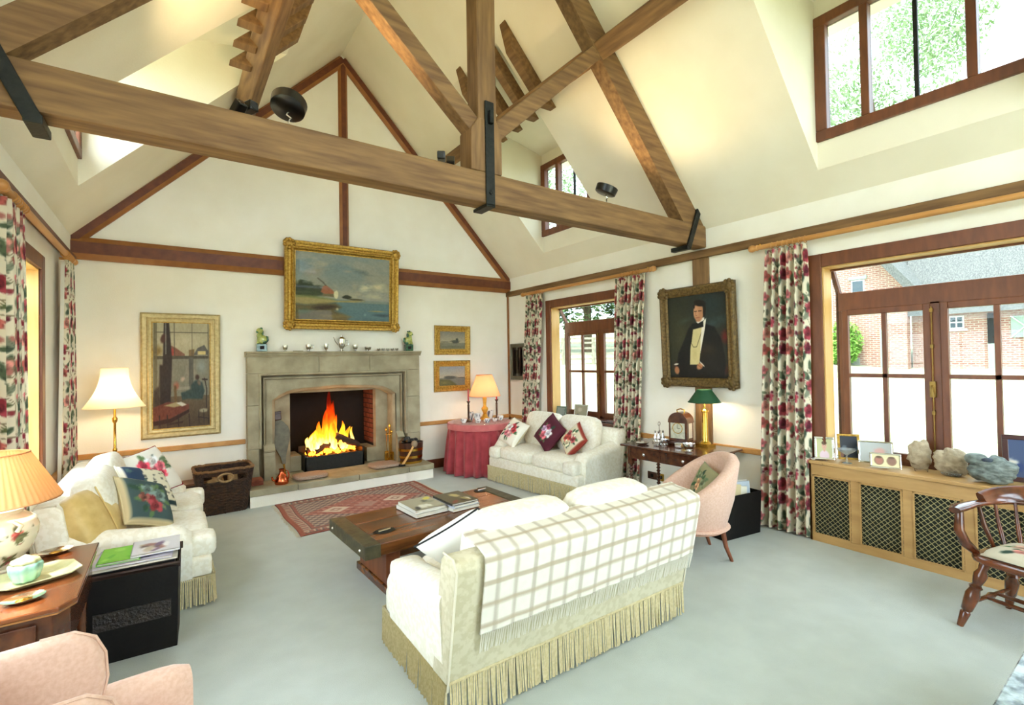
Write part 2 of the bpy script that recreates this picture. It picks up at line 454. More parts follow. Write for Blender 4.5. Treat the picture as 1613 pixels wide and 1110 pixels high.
# ---------------------------------------------------------------- bay windows
dullbrass = M_('dull_brass', (126,98,46), (150,120,62), 20, .4, metal=.8)
def bay(sgn, ya, yb, ncas, sill, cover=False, handle=True):
    """shallow projecting window: lined reveal, casements, transom, sloping glass head. ya<yb"""
    WN[0] += 1
    w = struct('window_%d' % WN[0])
    X = (lambda d: d) if sgn > 0 else (lambda d: XL-d)      # d = distance outward from the wall face
    def bx(b, d0, d1, y0, y1, z0, z1):
        x0, x1 = sorted((X(d0), X(d1))); return b.box(x0, x1, y0, y1, z0, z1)
    c = .115
    z0 = sill
    # casing round the opening
    b = MB(); bx(b, -.022, 0, ya-c, ya, z0, 2.62); bx(b, -.022, 0, yb, yb+c, z0, 2.62); bx(b, -.022, 0, ya, yb, 2.50, 2.62)
    b.build('casing', frameW, w, bevel=.006)
    b = MB(); bx(b, -.001, .16, ya-.001, ya+.012, z0, 2.5); bx(b, -.001, .16, yb-.012, yb+.001, z0, 2.5); bx(b, -.001, .16, ya, yb, 2.488, 2.501)
    b.build('lining', plyw, w)
    f0, f1 = .27, .33
    # outer corner posts, transom, bottom rail, head
    b = MB()
    for y0, y1 in ((ya, ya+.07), (yb-.07, yb)): bx(b, f0, f1, y0, y1, z0+.05, 2.10)
    bx(b, f0, f1, ya, yb, 2.10, 2.27); bx(b, f0, f1, ya, yb, z0-.04, z0+.05)
    bx(b, .14, .17, ya, yb, 2.47, 2.53)
    b.build('frame', frameW, w, bevel=.006)
    for y0, y1 in ((ya, ya+.035), (yb-.035, yb)):
        k = MB(); k.beam((X(.16), (y0+y1)/2, 2.50), (X(.31), (y0+y1)/2, 2.265), .035, .04); k.build('sloping_bar', frameW, w)
    k = MB(); s = .16
    k.add([(X(.165), ya+.03, 2.50), (X(.165), yb-.03, 2.50), (X(.315), yb-.03, 2.27), (X(.315), ya+.03, 2.27),
           (X(.170), ya+.03, 2.505), (X(.170), yb-.03, 2.505), (X(.320), yb-.03, 2.275), (X(.320), ya+.03, 2.275)],
          [(0,1,2,3),(7,6,5,4),(0,4,5,1),(1,5,6,2),(2,6,7,3),(3,7,4,0)]).build('head_pane', glass_t if sgn > 0 else glass, w)
    for y in (ya+.02, yb-.02):
        k = MB(); k.prism([(X(.16), z0), (X(.27), z0), (X(.27), 2.30), (X(.16), 2.47)], 'y', y-.003, y+.003); k.build('side_pane', glass_t if sgn > 0 else glass, w)
    if not cover:
        k = MB(); bx(k, -.04, .32, ya-.06, yb+.06, z0-.045, z0-.001); k.build('sill', plyw if sgn < 0 else frameW, w, bevel=.006)
        k = MB(); bx(k, .15, .33, ya, yb, z0-.25, z0-.045); k.build('apron', plaster, w)
    else:
        k = MB(); bx(k, .30, .36, ya-.05, yb+.05, -.1, z0); bx(k, .15, .36, ya-.05, ya+.005, -.1, z0); bx(k, .15, .36, yb-.005, yb+.05, -.1, z0); k.build('apron', plaster, w)
    cw = (yb-ya)/ncas
    for i in range(ncas):
        y1 = yb-i*cw; y0 = y1-cw
        a, d = y0+.03, y1-.03
        if i == 0: d = y1-.05
        if i == ncas-1: a = y0+.05
        st = .05; g0, g1 = .262, .312
        ca = MB(); bx(ca, g0, g1, a, a+st, z0+.03, 2.11); bx(ca, g0, g1, d-st, d, z0+.03, 2.11); bx(ca, g0, g1, a+st, d-st, z0+.03, z0+.10); bx(ca, g0, g1, a+st, d-st, 2.055, 2.11)
        cs = ca.build('casement', frameW, w, bevel=.006)
        ymid = (a+d)/2; zm = 1.50
        k = MB(); bx(k, g0+.008, g1-.008, ymid-.017, ymid+.017, z0+.09, 2.06); k.build('glazing_bar', frameW, cs)
        k = MB(); bx(k, g0+.008, g1-.008, a+.04, d-.04, zm-.017, zm+.017); k.build('glazing_bar', frameW, cs)
        for (p, q) in ((a+st-.005, ymid-.012), (ymid+.012, d-st+.005)):
            for (u, v) in ((z0+.095, zm-.012), (zm+.012, 2.06)):
                k = MB(); bx(k, .285, .290, p, q, u, v); k.build('pane', glass_t if sgn > 0 else glass, cs)
        if i < ncas-1:
            k = MB(); bx(k, f0, f1, y0-.03, y0+.03, z0, 2.12); k.build('mullion', frameW, w)
            if handle:
                k = MB(); k.tube([(X(.25), y0+.02, z0+.1), (X(.25), y0+.02, 2.08)], .0045, 6)
                for z in (z0+.15, 1.2, 1.75, 2.05): bx(k, .24, .262, y0+.010, y0+.030, z-.015, z+.015)
                k.build('espagnolette_rod', dullbrass, cs, smooth=40)
                k = MB(); k.ball((X(.245), y0+.02, 1.42), .016); bx(k, .235, .262, y0+.002, y0+.04, 1.33, 1.46); k.tube([(X(.235), y0+.02, 1.42), (X(.215), y0+.02, 1.38), (X(.215), y0+.01, 1.33)], .007, 6)
                k.build('handle', dullbrass, cs, smooth=40)
    return w
bay(1, -7.25, -5.06, 3, .73, cover=True)
bay(1, -2.75, -1.18, 2, .80)
bay(-1, -2.72, -1.62, 2, .80)
bay(-1, -5.75, -3.45, 3, .80, handle=False)
# glazed doors added to the unseen near wall, to bring in frontal daylight
for i, (x0, x1) in enumerate(((-2.9, -1.7), (-1.7, -.5))):
    d = struct('added_door_%d' % (i+1))
    b = MB().box(x0, x0+.09, YN-.1, YN-.04, 0, 2.5).box(x1-.09, x1, YN-.1, YN-.04, 0, 2.5).box(x0, x1, YN-.1, YN-.04, 0, .2).box(x0, x1, YN-.1, YN-.04, 2.4, 2.5)
    b.build('frame', frameW, d, bevel=.006)
    for z in (.93, 1.66): MB().box(x0+.09, x1-.09, YN-.09, YN-.05, z-.015, z+.015).build('glazing_bar', frameW, d)
    for z0, z1 in ((.2,.915),(.945,1.645),(1.675,2.4)): MB().box(x0+.09, x1-.09, YN-.075, YN-.07, z0, z1).build('pane', glass, d)
    MB().ball(((x0+.05 if i % 2 else x1-.05), YN-.03, 1.05), .025).build('knob', brass, d, smooth=60)
# glazed gable added above those doors, out of view, for more daylight
WN[0] += 1; gw = struct('window_%d' % WN[0])
MB().box(XA-.05, XA+.05, YN-.1, YN-.02, ZE-.1, ZA-.6).build('mullion', frameW, gw); MB().box(XL+.5, -.5, YN-.1, YN-.02, ZE-.12, ZE-.02).build('rail', frameW, gw)
MB().prism([(XL+.5, ZE-.05), (XA-.05, ZE-.05), (XA-.05, ZA-.7)], 'y', YN-.075, YN-.07).build('pane', glass, gw)
MB().prism([(-.5, ZE-.05), (XA+.05, ZE-.05), (XA+.05, ZA-.7)], 'y', YN-.075, YN-.07).build('pane', glass, gw)
# ---------------------------------------------------------------- fireplace
fp = thing('fireplace', 'large limestone fireplace with Tudor arch and moulded surround, fire burning inside', 'fireplace')
FY = -.15; HZ = .21
OL, OR_, ZS, ZT = -3.82, -2.13, 1.22, 1.39        # arch opening
def arch(n=14, grow=0.0):
    """points of the four-centred arch from left spring to right spring"""
    pts = []; xm = (OL+OR_)/2; hw = (OR_-OL)/2+grow
    for i in range(n+1):
        u = -1+2*i/n; a = abs(u)
        z = ZT - .045*a - .125*max(0, (a-.55)/.45)**2.6
        pts.append((xm+hw*u, z+grow))
    return pts
# stone jambs and lintel, cut into the big blocks one can see
def block(poly, name='stone_block', y0=FY, y1=.02):
    return MB().prism(poly, 'y', y0, y1).build(name, stone, fp, bevel=.004)
JL0, JL1 = -4.11, -3.985; JR0, JR1 = -1.985, -1.78
for zs in ((HZ, .62), (.623, 1.17), (1.173, 1.575)):
    block([(JL0, zs[0]), (JL1, zs[0]), (JL1, zs[1]), (JL0, zs[1])])
    block([(JR0, zs[0]), (JR1, zs[0]), (JR1, zs[1]), (JR0, zs[1])])
for x0, x1 in ((JL0, -3.25), (-3.247, -2.55), (-2.547, JR1)):
    block([(x0, 1.578), (x1, 1.578), (x1, 1.785), (x0, 1.785)])
# mantel shelf with its moulding
b = MB().prism([(.0, 1.785), (FY-.01, 1.785), (FY-.02, 1.80), (FY-.035, 1.815), (FY-.035, 1.825), (FY-.055, 1.835), (FY-.055, 1.855), (0, 1.855)], 'x', -4.125, -1.765)
b.build('mantel_shelf', stone, fp)
# square label mould round the opening
def sweep(prof, x0, x1, zb, zt, name):
    b = MB()
    secs = []
    for cx_, cz_, sx, sz in ((x0, zb, 1, 0), (x0, zt, 1, -1), (x1, zt, -1, -1), (x1, zb, -1, 0)):
        secs.append([(cx_+sx*d, y, cz_+sz*d) for d, y in prof])
    n = len(prof)
    for i in range(3):
        o = len(b.v); b.v += secs[i]+secs[i+1]
        b.f += [(o+k, o+k+1, o+n+k+1, o+n+k) for k in range(n-1)]
    return b.build(name, stone, fp)
sweep([(0, FY), (.012, FY-.012), (.03, FY-.008), (.034, FY+.03), (.042, FY+.10), (.056, FY+.11), (.060, FY+.04), (.078, FY+.035), (.084, FY+.10), (.093, FY+.10)], JL1, JR0, .62, 1.578, 'label_mould')
# spandrels and arched head, moulded intrados
A = arch(18); xi0, xi1 = -3.895, -2.075
poly = [(xi0, 1.486), (xi0, .30), (OL, .30), (OL, ZS)] + A[1:-1] + [(OR_, ZS), (OR_, .30), (xi1, .30), (xi1, 1.486)]
y0, y1 = FY+.075, .06
b = MB()
front = [(p[0], y0, p[1]) for p in poly]
outer = poly
# strips: build as quads between arch and the straight top
n = len(A)
for i in range(n-1):
    a, c = A[i], A[i+1]
    ua = xi0+(xi1-xi0)*i/(n-1); uc = xi0+(xi1-xi0)*(i+1)/(n-1)
    b.add([(a[0], y0, a[1]), (c[0], y0, c[1]), (uc, y0, 1.486), (ua, y0, 1.486)], [(0,1,2,3)])
b.add([(xi0, y0, A[0][1]), (OL, y0, A[0][1]), (xi0, y0, 1.486)], [(0,1,2)]); b.add([(xi1, y0, A[-1][1]), (OR_, y0, A[-1][1]), (xi1, y0, 1.486)], [(0,1,2)])
for (xa, xb, A0) in ((xi0, OL, A[0]), (OR_, xi1, A[-1])):
    b.box(xa, xb, y0, y1, HZ, min(A0[1], 1.486))
    
b.build('arch_spandrel', stone, fp)
b = MB(); prof = [(0, y0), (-.0, y0+.03), (-.03, y0+.05), (-.045, y0+.08), (-.045, .17)]
path = [(OL, HZ), (OL, .6), (OL, 1.0)]+A+[(OR_, 1.0), (OR_, .6), (OR_, HZ)]
xm = (OL+OR_)/2
secs = []
for i, (x, z) in enumerate(path):
    p, q = path[max(0, i-1)], path[min(len(path)-1, i+1)]
    t = Vector((q[0]-p[0], q[1]-p[1])).normalized(); nrm = Vector((-t.y, t.x))
    if i == 0 or i == len(path)-1: nrm = Vector((-1 if x < xm else 1, 0))
    secs.append([(x+nrm.x*d, y, z+nrm.y*d) for d, y in prof])
m = len(prof)
for s_ in secs: b.v += s_
b.f = [(i*m+k, i*m+k+1, (i+1)*m+k+1, (i+1)*m+k) for i in range(len(secs)-1) for k in range(m-1)]
b.build('arch_mould', stone, fp, smooth=30)
for x0, x1 in ((-3.93, -3.80), (-2.15, -2.04)):
    k = MB().prism([(FY+.05, HZ), (FY-.012, HZ), (FY-.012, .52), (FY+.0, .56), (FY-.02, .57), (FY-.02, .59), (FY+.05, .66)], 'x', x0, x1)
    k.build('jamb_plinth', stone, fp)
# inner splays and firebox
py = .17; bx0, bx1 = -3.56, -2.36
b = MB().box(-3.90, bx0, py, py+.12, HZ, 1.5).box(bx1, -2.05, py, py+.12, HZ, 1.5).box(-3.9, -2.05, py, py+.12, 1.285, 1.7)
b.build('inner_panel', stone, fp)
b = MB().box(bx0-.02, bx0, py+.12, .72, HZ, 1.7).box(bx1, bx1+.02, py+.12, .72, HZ, 1.7)
b.box(-3.62, -2.30, .70, .74, HZ-.2, 2.2).box(-3.62, -2.30, .17, .72, 2.0, 2.04).box(-3.62, -3.60, .29, .74, HZ-.2, 2.1).box(-2.32, -2.30, .29, .74, HZ-.2, 2.1)
b.build('firebox', soot, fp)
MB().box(-4.05, -1.95, .0, .75, 1.6, 1.62).build('throat', soot, fp)
b = MB().box(-3.98, -3.90, .0, .3, HZ, 1.62).box(-2.08, -1.99, 0, .3, HZ, 1.62); b.build('reveal', stone, fp)
# firebrick courses on both cheeks, each brick its own piece
bm_full = MB().box(0, .012, 0, .205, 0, .062).build('brick', brickm, fp, bevel=.003, bseg=1)
bm_half = MB().box(0, .012, 0, .098, 0, .062).build('brick', brickm, fp, bevel=.003, bseg=1)
first = {'f': True, 'h': True}
def put_brick(kind, x, y, z):
    src = bm_full if kind == 'f' else bm_half
    if first[kind]: o = src; first[kind] = False
    else: o = src.copy(); COL.objects.link(o)
    o.location = (x, y, z)
for side in (0, 1):
    x = (bx1-.010) if side else (bx0-.002)
    for k in range(11):
        z = .46+.075*k; yy = py+.125
        if k % 2: put_brick('h', x, yy, z); put_brick('f', x, yy+.108, z); put_brick('h', x, yy+.324, z)
        else: put_brick('f', x, yy, z); put_brick('f', x, yy+.215, z)
for x0, x1 in ((-3.56, -3.42), (-2.50, -2.36)): MB().box(x0, x1, .17, .6, HZ, .42).build('hob', stone, fp, bevel=.006)
# hearth: rendered plinth and slabs
MB().box(-4.14, -1.78, -.58, 0.0, 0, .13).build('plinth', plaster, fp)
xs = [-4.15, -3.62, -2.86, -2.16, -1.77]
for i in range(4):
    MB().box(xs[i]+.003, xs[i+1]-.003, -.60, .0, .132, HZ).build('hearth_slab', stoned, fp, bevel=.006)
MB().box(-4.13, -1.79, -.57, .72, .13, HZ-.006).build('hearth_bed', stoned, fp)

# iron fire basket, logs, flames
gr = thing('fire_grate', 'black iron fire basket full of burning logs in the fireplace', 'grate', (-2.99, .18, HZ))
b = MB()
b.box(-.42, .40, -.17, -.14, 0, .20).box(-.42, .40, .24, .27, 0, .30)
b.box(-.42, -.39, -.17, .27, 0, .22).box(.37, .40, -.17, .27, 0, .26)
b.box(-.40, .38, -.15, .25, .02, .06)
b.build('basket', iron, gr, bevel=.006)
for i in range(9):
    x = -.38+.095*i
    MB().box(x-.02, x+.02, -.16, .22, .17, .205).build('bar', iron, gr, bevel=.004)
log_m = M_('charred_log', (26,18,14), (74,44,26), 12, .9, bump=.6, bscale=30)
ember_m = Memit('glowing_ember', (255,120,24), 9)
def log(p0, p1, r, lab):
    p0 = Vector(p0); p1 = Vector(p1)
    pts = [p0.lerp(p1, t)+Vector((random.uniform(-.008,.008), 0, random.uniform(-.008,.008))) for t in (0,.25,.5,.75,1)]
    o = tag(MB().tube(pts, [r*.95, r, r*1.04, r, r*.9], 9).build('log', log_m, smooth=50), lab, 'log', 'logs on the fire')
    return o
log((-3.34, .22, .47), (-2.78, .26, .49), .055, 'charred log lying lowest at the back of the fire')
log((-3.25, .10, .46), (-2.86, .30, .60), .05, 'charred log tilted up in the middle of the fire')
log((-2.98, .12, .66), (-2.62, .20, .47), .05, 'charred log sloping down to the right end of the fire')
log((-3.22, .30, .56), (-2.80, .20, .58), .05, 'charred log resting across the back of the fire')
em = MB()
for i in range(60):
    em.ball((random.uniform(-3.33,-2.66), random.uniform(.06,.34), random.uniform(.41,.47)), random.uniform(.015,.03), seg=6, rings=4)
tag(em.build('embers', ember_m), 'glowing orange embers under the logs', 'embers', kind='stuff')
def flame_mat():
    m, nt, N, L, P = nodes('flame')
    tc = N.new('ShaderNodeTexCoord'); sp = N.new('ShaderNodeSeparateXYZ'); L.new(tc.outputs['Object'], sp.inputs[0])
    nz = N.new('ShaderNodeTexNoise'); nz.inputs['Scale'].default_value = 9; nz.inputs['Detail'].default_value = 3
    mp = N.new('ShaderNodeMapping'); mp.inputs['Scale'].default_value = (1.6,1.6,.5); L.new(tc.outputs['Object'], mp.inputs[0]); L.new(mp.outputs[0], nz.inputs['Vector'])
    ad = N.new('ShaderNodeMath'); ad.operation = 'MULTIPLY_ADD'; ad.inputs[1].default_value = .55; L.new(nz.outputs['Fac'], ad.inputs[0]); L.new(sp.outputs['Z'], ad.inputs[2])
    cr_ = N.new('ShaderNodeValToRGB'); e = cr_.color_ramp.elements
    e[0].position = .22; e[0].color = lin((255,236,140)); e[1].position = .98; e[1].color = lin((150,24,6))
    x = e.new(.48); x.color = lin((255,176,34)); x = e.new(.66); x.color = lin((250,104,14)); x = e.new(.82); x.color = lin((220,56,10))
    L.new(ad.outputs[0], cr_.inputs[0])
    st = N.new('ShaderNodeValToRGB'); s = st.color_ramp.elements
    s[0].position = .2; s[0].color = (1,1,1,1); s[1].position = 1.0; s[1].color = (.18,.18,.18,1)
    L.new(ad.outputs[0], st.inputs[0])
    mu = N.new('ShaderNodeMath'); mu.operation = 'MULTIPLY'; mu.inputs[1].default_value = 2.6; L.new(st.outputs[0], mu.inputs[0])
    em = N.new('ShaderNodeEmission'); L.new(cr_.outputs[0], em.inputs[0]); L.new(mu.outputs[0], em.inputs[1])
    # thin, wispy edges and tips
    lw = N.new('ShaderNodeLayerWeight'); lw.inputs[0].default_value = .5
    tz = N.new('ShaderNodeMapRange'); tz.inputs[1].default_value = .55; tz.inputs[2].default_value = 1.15; tz.inputs[3].default_value = 0; tz.inputs[4].default_value = .75; L.new(ad.outputs[0], tz.inputs[0])
    ed = N.new('ShaderNodeMapRange'); ed.inputs[1].default_value = .35; ed.inputs[2].default_value = .95; L.new(lw.outputs['Facing'], ed.inputs[0])
    mx2 = N.new('ShaderNodeMath'); mx2.operation = 'MAXIMUM'; L.new(tz.outputs[0], mx2.inputs[0]); L.new(ed.outputs[0], mx2.inputs[1])
    tr = N.new('ShaderNodeBsdfTransparent'); mix = N.new('ShaderNodeMixShader')
    L.new(mx2.outputs[0], mix.inputs[0]); L.new(em.outputs[0], mix.inputs[1]); L.new(tr.outputs[0], mix.inputs[2])
    L.new(mix.outputs[0], N['Material Output'].inputs[0]); return m
flm = flame_mat()
fl = thing('fire', 'tall orange and yellow flames rising from the logs in the fireplace', 'fire', (-3.0, .2, .45))
def flame(x, y, h, r, lean, ph, z0=0):
    pts = []; rad = []
    for i in range(15):
        t = i/14
        w = (t**.45)*(1-t)**.8*1.75
        pts.append((x+lean*t**1.5+.035*math.sin(ph+5*t)*t, y+.02*math.sin(ph*1.7+4*t)*t, z0+h*t))
        rad.append(max(.002, r*(w+.25*(1-t)**3)*(1+.12*math.sin(7*t+ph))))
    b = MB().tube(pts, rad, 10)
    return b.build('flame_tongue', flm, fl, smooth=180)
for a in ((-.02,.02,.86,.075,.02,.4), (-.10,.0,.62,.07,.06,1.2), (.06,.05,.70,.065,-.04,2.1), (-.20,-.02,.42,.07,.05,.2), (-.27,.0,.30,.06,.02,3.0),
          (-.31,.04,.20,.05,.0,1.0), (.14,.0,.40,.055,-.01,4.0), (.22,.05,.30,.045,.03,2.6), (.29,.0,.30,.035,.01,.9), (-.14,.08,.5,.06,.09,5), (.02,-.06,.5,.06,.0,2.9), (-.24,-.08,.2,.055,.0,.7), (.12,-.08,.16,.04,0,1.6), (.18,-.06,.13,.03,.01,2.2)):
    flame(*a)
lamp_light(fl, (0, -.1, .35), 8, (1,.45,.13), .12, name='firelight')

# bellows leaning in the left of the opening
wood_d = M_('dark_walnut', (58,34,20), (84,52,30), 10, .4, bump=.05)
bel_l = M_('bellows_leather', (92,88,72), (110,104,84), 20, .6)
bl = thing('fire_bellows', 'old wood and leather fire bellows leaning beside the fire', 'bellows', (-3.66, -.02, HZ), 0)
Mb = Matrix.Translation((0,0,.02)) @ Matrix.Rotation(R(-6), 4, 'Y') @ Matrix.Rotation(R(-6), 4, 'X')
out = [(-.02,.14),(-.035,.24),(-.10,.42),(-.125,.52),(-.11,.62),(-.06,.69),(-.03,.72),(-.035,.80),(.035,.80),(.03,.72),(.06,.69),(.11,.62),(.125,.52),(.10,.42),(.035,.24),(.02,.14)]
def plate(y0, y1, nm, mt, sc=1):
    b = MB().prism([(p[0]*sc, p[1]) for p in out], 'y', y0, y1); b.v = [tuple(Mb @ Vector(p)) for p in b.v]; return b.build(nm, mt, bl, bevel=.004)
plate(-.045, -.03, 'front_board', bel_l); plate(.03, .045, 'back_board', wood_d)
b = MB().prism([(p[0]*.93, p[1]) for p in out if p[1] < .7], 'y', -.03, .03); b.v = [tuple(Mb @ Vector(p)) for p in b.v]; b.build('leather_gusset', M_('pale_gusset', (176,160,112), (196,180,130), 16, .7), bl)
b = MB().lathe([(.03,.24),(.026,.20),(.018,.18),(.022,.16),(.014,.13),(.012,.06),(.009,0)], (0,0,0), 12, M=Mb); b.build('nozzle', brass, bl, smooth=40)
b = MB().box(-.05, .05, -.06, .06, .80, .84, Mb).box(-.045,.045,-.055,-.03,.72,.83,Mb); b.build('handle', wood_d, bl, bevel=.01)

# copper candle snuffer pot
cop = M_('copper', (196,92,56), (210,112,70), 20, .2, metal=1)
cp = thing('copper_funnel', 'small shiny copper jug standing on the left of the hearth', 'jug', (-3.78, -.46, HZ))
MB().lathe([(.075,0),(.082,.02),(.08,.05),(.05,.10),(.028,.14),(.024,.17),(.034,.185),(.020,.19)], seg=20).build('body', cop, cp, smooth=50)
MB().tube([(.03,0,.17),(.07,0,.15),(.085,0,.10),(.078,0,.05)], .007, 6).build('handle', cop, cp, smooth=60)
MB().tube([(-.06,.0,.04),(-.10,0,.06),(-.11,0,.10)], [.016,.012,.01], 8).build('spout', cop, cp, smooth=60)

# two flat seat pads on the hearth
padm = M_('pinkish_tweed_pad', (176,152,132), (150,126,108), 90, .95, bump=.4, bscale=160)
for (x, y, rz, lab) in ((-3.42, -.36, R(4), 'flat pinkish woven pad on the left half of the hearth'), (-2.43, -.34, R(4), 'flat pinkish woven pad beside the brass coal bucket')):
    t = thing('hearth_pad', lab, 'cushion', (x, y, HZ+.001), rz, 'pads on the hearth')
    MB().soft((0,0,.03), (.40,.32,.055), 5, 7).build('cover', padm, t, smooth=180)
    MB().tube([(.195*(abs(math.cos(a))**.4)*(1 if math.cos(a)>0 else -1), .155*(abs(math.sin(a))**.4)*(1 if math.sin(a)>0 else -1), .03) for a in [2*PI*k/32 for k in range(32)]], .005, 5, closed=True).build('piping', padm, t, smooth=60)

# fire irons
ft = thing('fire_irons', 'brass stand of fire irons beside the coal bucket', 'fire tools', (-2.20, .02, HZ))
MB().lathe([(.075,0),(.08,.012),(.05,.022),(.014,.04),(.01,.06),(.01,.50),(.02,.51),(.02,.53),(.008,.55),(1e-4,.56)], seg=14).build('stand', brass, ft, smooth=40)
MB().tube([(.07,0,.40),(.0,.07,.40),(-.07,0,.40),(0,-.07,.40)], .005, 5, closed=True).build('ring', brass, ft)
for i, (x, y, h) in enumerate(((.065,-.02,.68),(-.06,-.02,.5),(.0,-.07,.47),(-.03,.06,.5))):
    MB().tube([(x,y,.03),(x,y,h-.05)], .006, 6).build('tool_shaft', brass if i else iron, ft, smooth=60)
    MB().ball((x,y,h-.03), .02 if i else .03, sz=1.3).build('tool_knob', brass if i else iron, ft, smooth=60)
    MB().box(x-.03, x+.03, y-.012, y+.012, .02, .14).build('tool_head', brass, ft, bevel=.006)

# coal bucket
coal = M_('coal', (12,12,12), (30,30,30), 20, .4)
wb = M_('dark_staved_oak', (50,28,18), (76,44,26), 10, .4, stretch=(3,3,.3))
cb = thing('coal_bucket', 'dark staved coal bucket with brass bands on the hearth', 'bucket', (-2.0, -.30, HZ))
MB().lathe([(.155,.0),(.16,.01),(.185,.30),(.17,.30),(.15,.05),(1e-4,.05)], seg=24, sy=.85).build('staves', wb, cb, smooth=40)
for z0, z1 in ((.0,.035),(.075,.115),(.18,.22)):
    r0 = .158+.085*z0; r1 = .158+.085*z1
    MB().lathe([(r0,z0),(r0+.006,z0+.002),(r1+.006,z1-.002),(r1,z1)], seg=24, sy=.85).build('brass_band', brass, cb, smooth=40)
for i in range(22):
    a = random.uniform(0,6.28); r = .14*math.sqrt(random.random()); s = random.uniform(.035,.055)
    k = MB().ball((r*math.cos(a), .85*r*math.sin(a), .285+random.uniform(0,.05)), s, random.uniform(.8,1.2), random.uniform(.8,1.2), random.uniform(.7,1), 6, 4)
    tag(k.build('coal_lump', coal, cb))
pad_b = thing('wooden_scoop', 'pale wooden mallet-like scoop leaning across the coal bucket', 'scoop', (-2.13, -.47, HZ))
MB().tube([(-.08,-.02,.02),(.02,.0,.14),(.11,.02,.27)], [.02,.016,.016], 8).build('handle', plyw, pad_b, smooth=60)
MB().ball((.12,.02,.29), .05, 1,.8,1).build('head', M_('grey_wood', (150,130,104)), pad_b, smooth=60)
MB().box(-.13,-.05,-.05,.02,.005,.03).build('blade', iron, pad_b, bevel=.006)
# stack of two old bricks at the left
br2 = M_('terracotta', (150,84,58), (120,60,42), 12, .85)
for i in range(2):
    tag(MB().box(-4.10, -3.97, -.38, -.18, HZ+.001+.034*i, HZ+.033+.034*i).build('tile', br2, bevel=.004), 'flat terracotta tile, %s of two at the left end of the hearth' % ('lower' if i == 0 else 'upper'), 'tile', 'tiles on the hearth')
# ---------------------------------------------------------------- colour painting of cloth and pictures (colour attribute per vertex)
def vnoise(x, y, seed=0):
    xi = np.floor(x).astype(int); yi = np.floor(y).astype(int); xf = x-xi; yf = y-yi
    def h(a, b): 
        n = (a*374761393+b*668265263+seed*144665) & 0x7fffffff
        n = ((n ^ (n >> 13))*1274126177) & 0x7fffffff
        return ((n ^ (n >> 16)) & 0xffff)/65535.0
    u = xf*xf*(3-2*xf); v = yf*yf*(3-2*yf)
    return (h(xi, yi)*(1-u)+h(xi+1, yi)*u)*(1-v)+(h(xi, yi+1)*(1-u)+h(xi+1, yi+1)*u)*v
def fbm(x, y, seed=0, o=4):
    a = 0; w = .5
    for i in range(o): a = a+w*vnoise(x*2**i, y*2**i, seed+i); w *= .5
    return a
def paint_obj(o, cols):
    me = o.data; at = me.color_attributes.new('Col', 'FLOAT_COLOR', 'POINT')
    c = np.ones((len(me.vertices), 4)); c[:, :3] = nlin(cols)
    at.data.foreach_set('color', c.ravel())
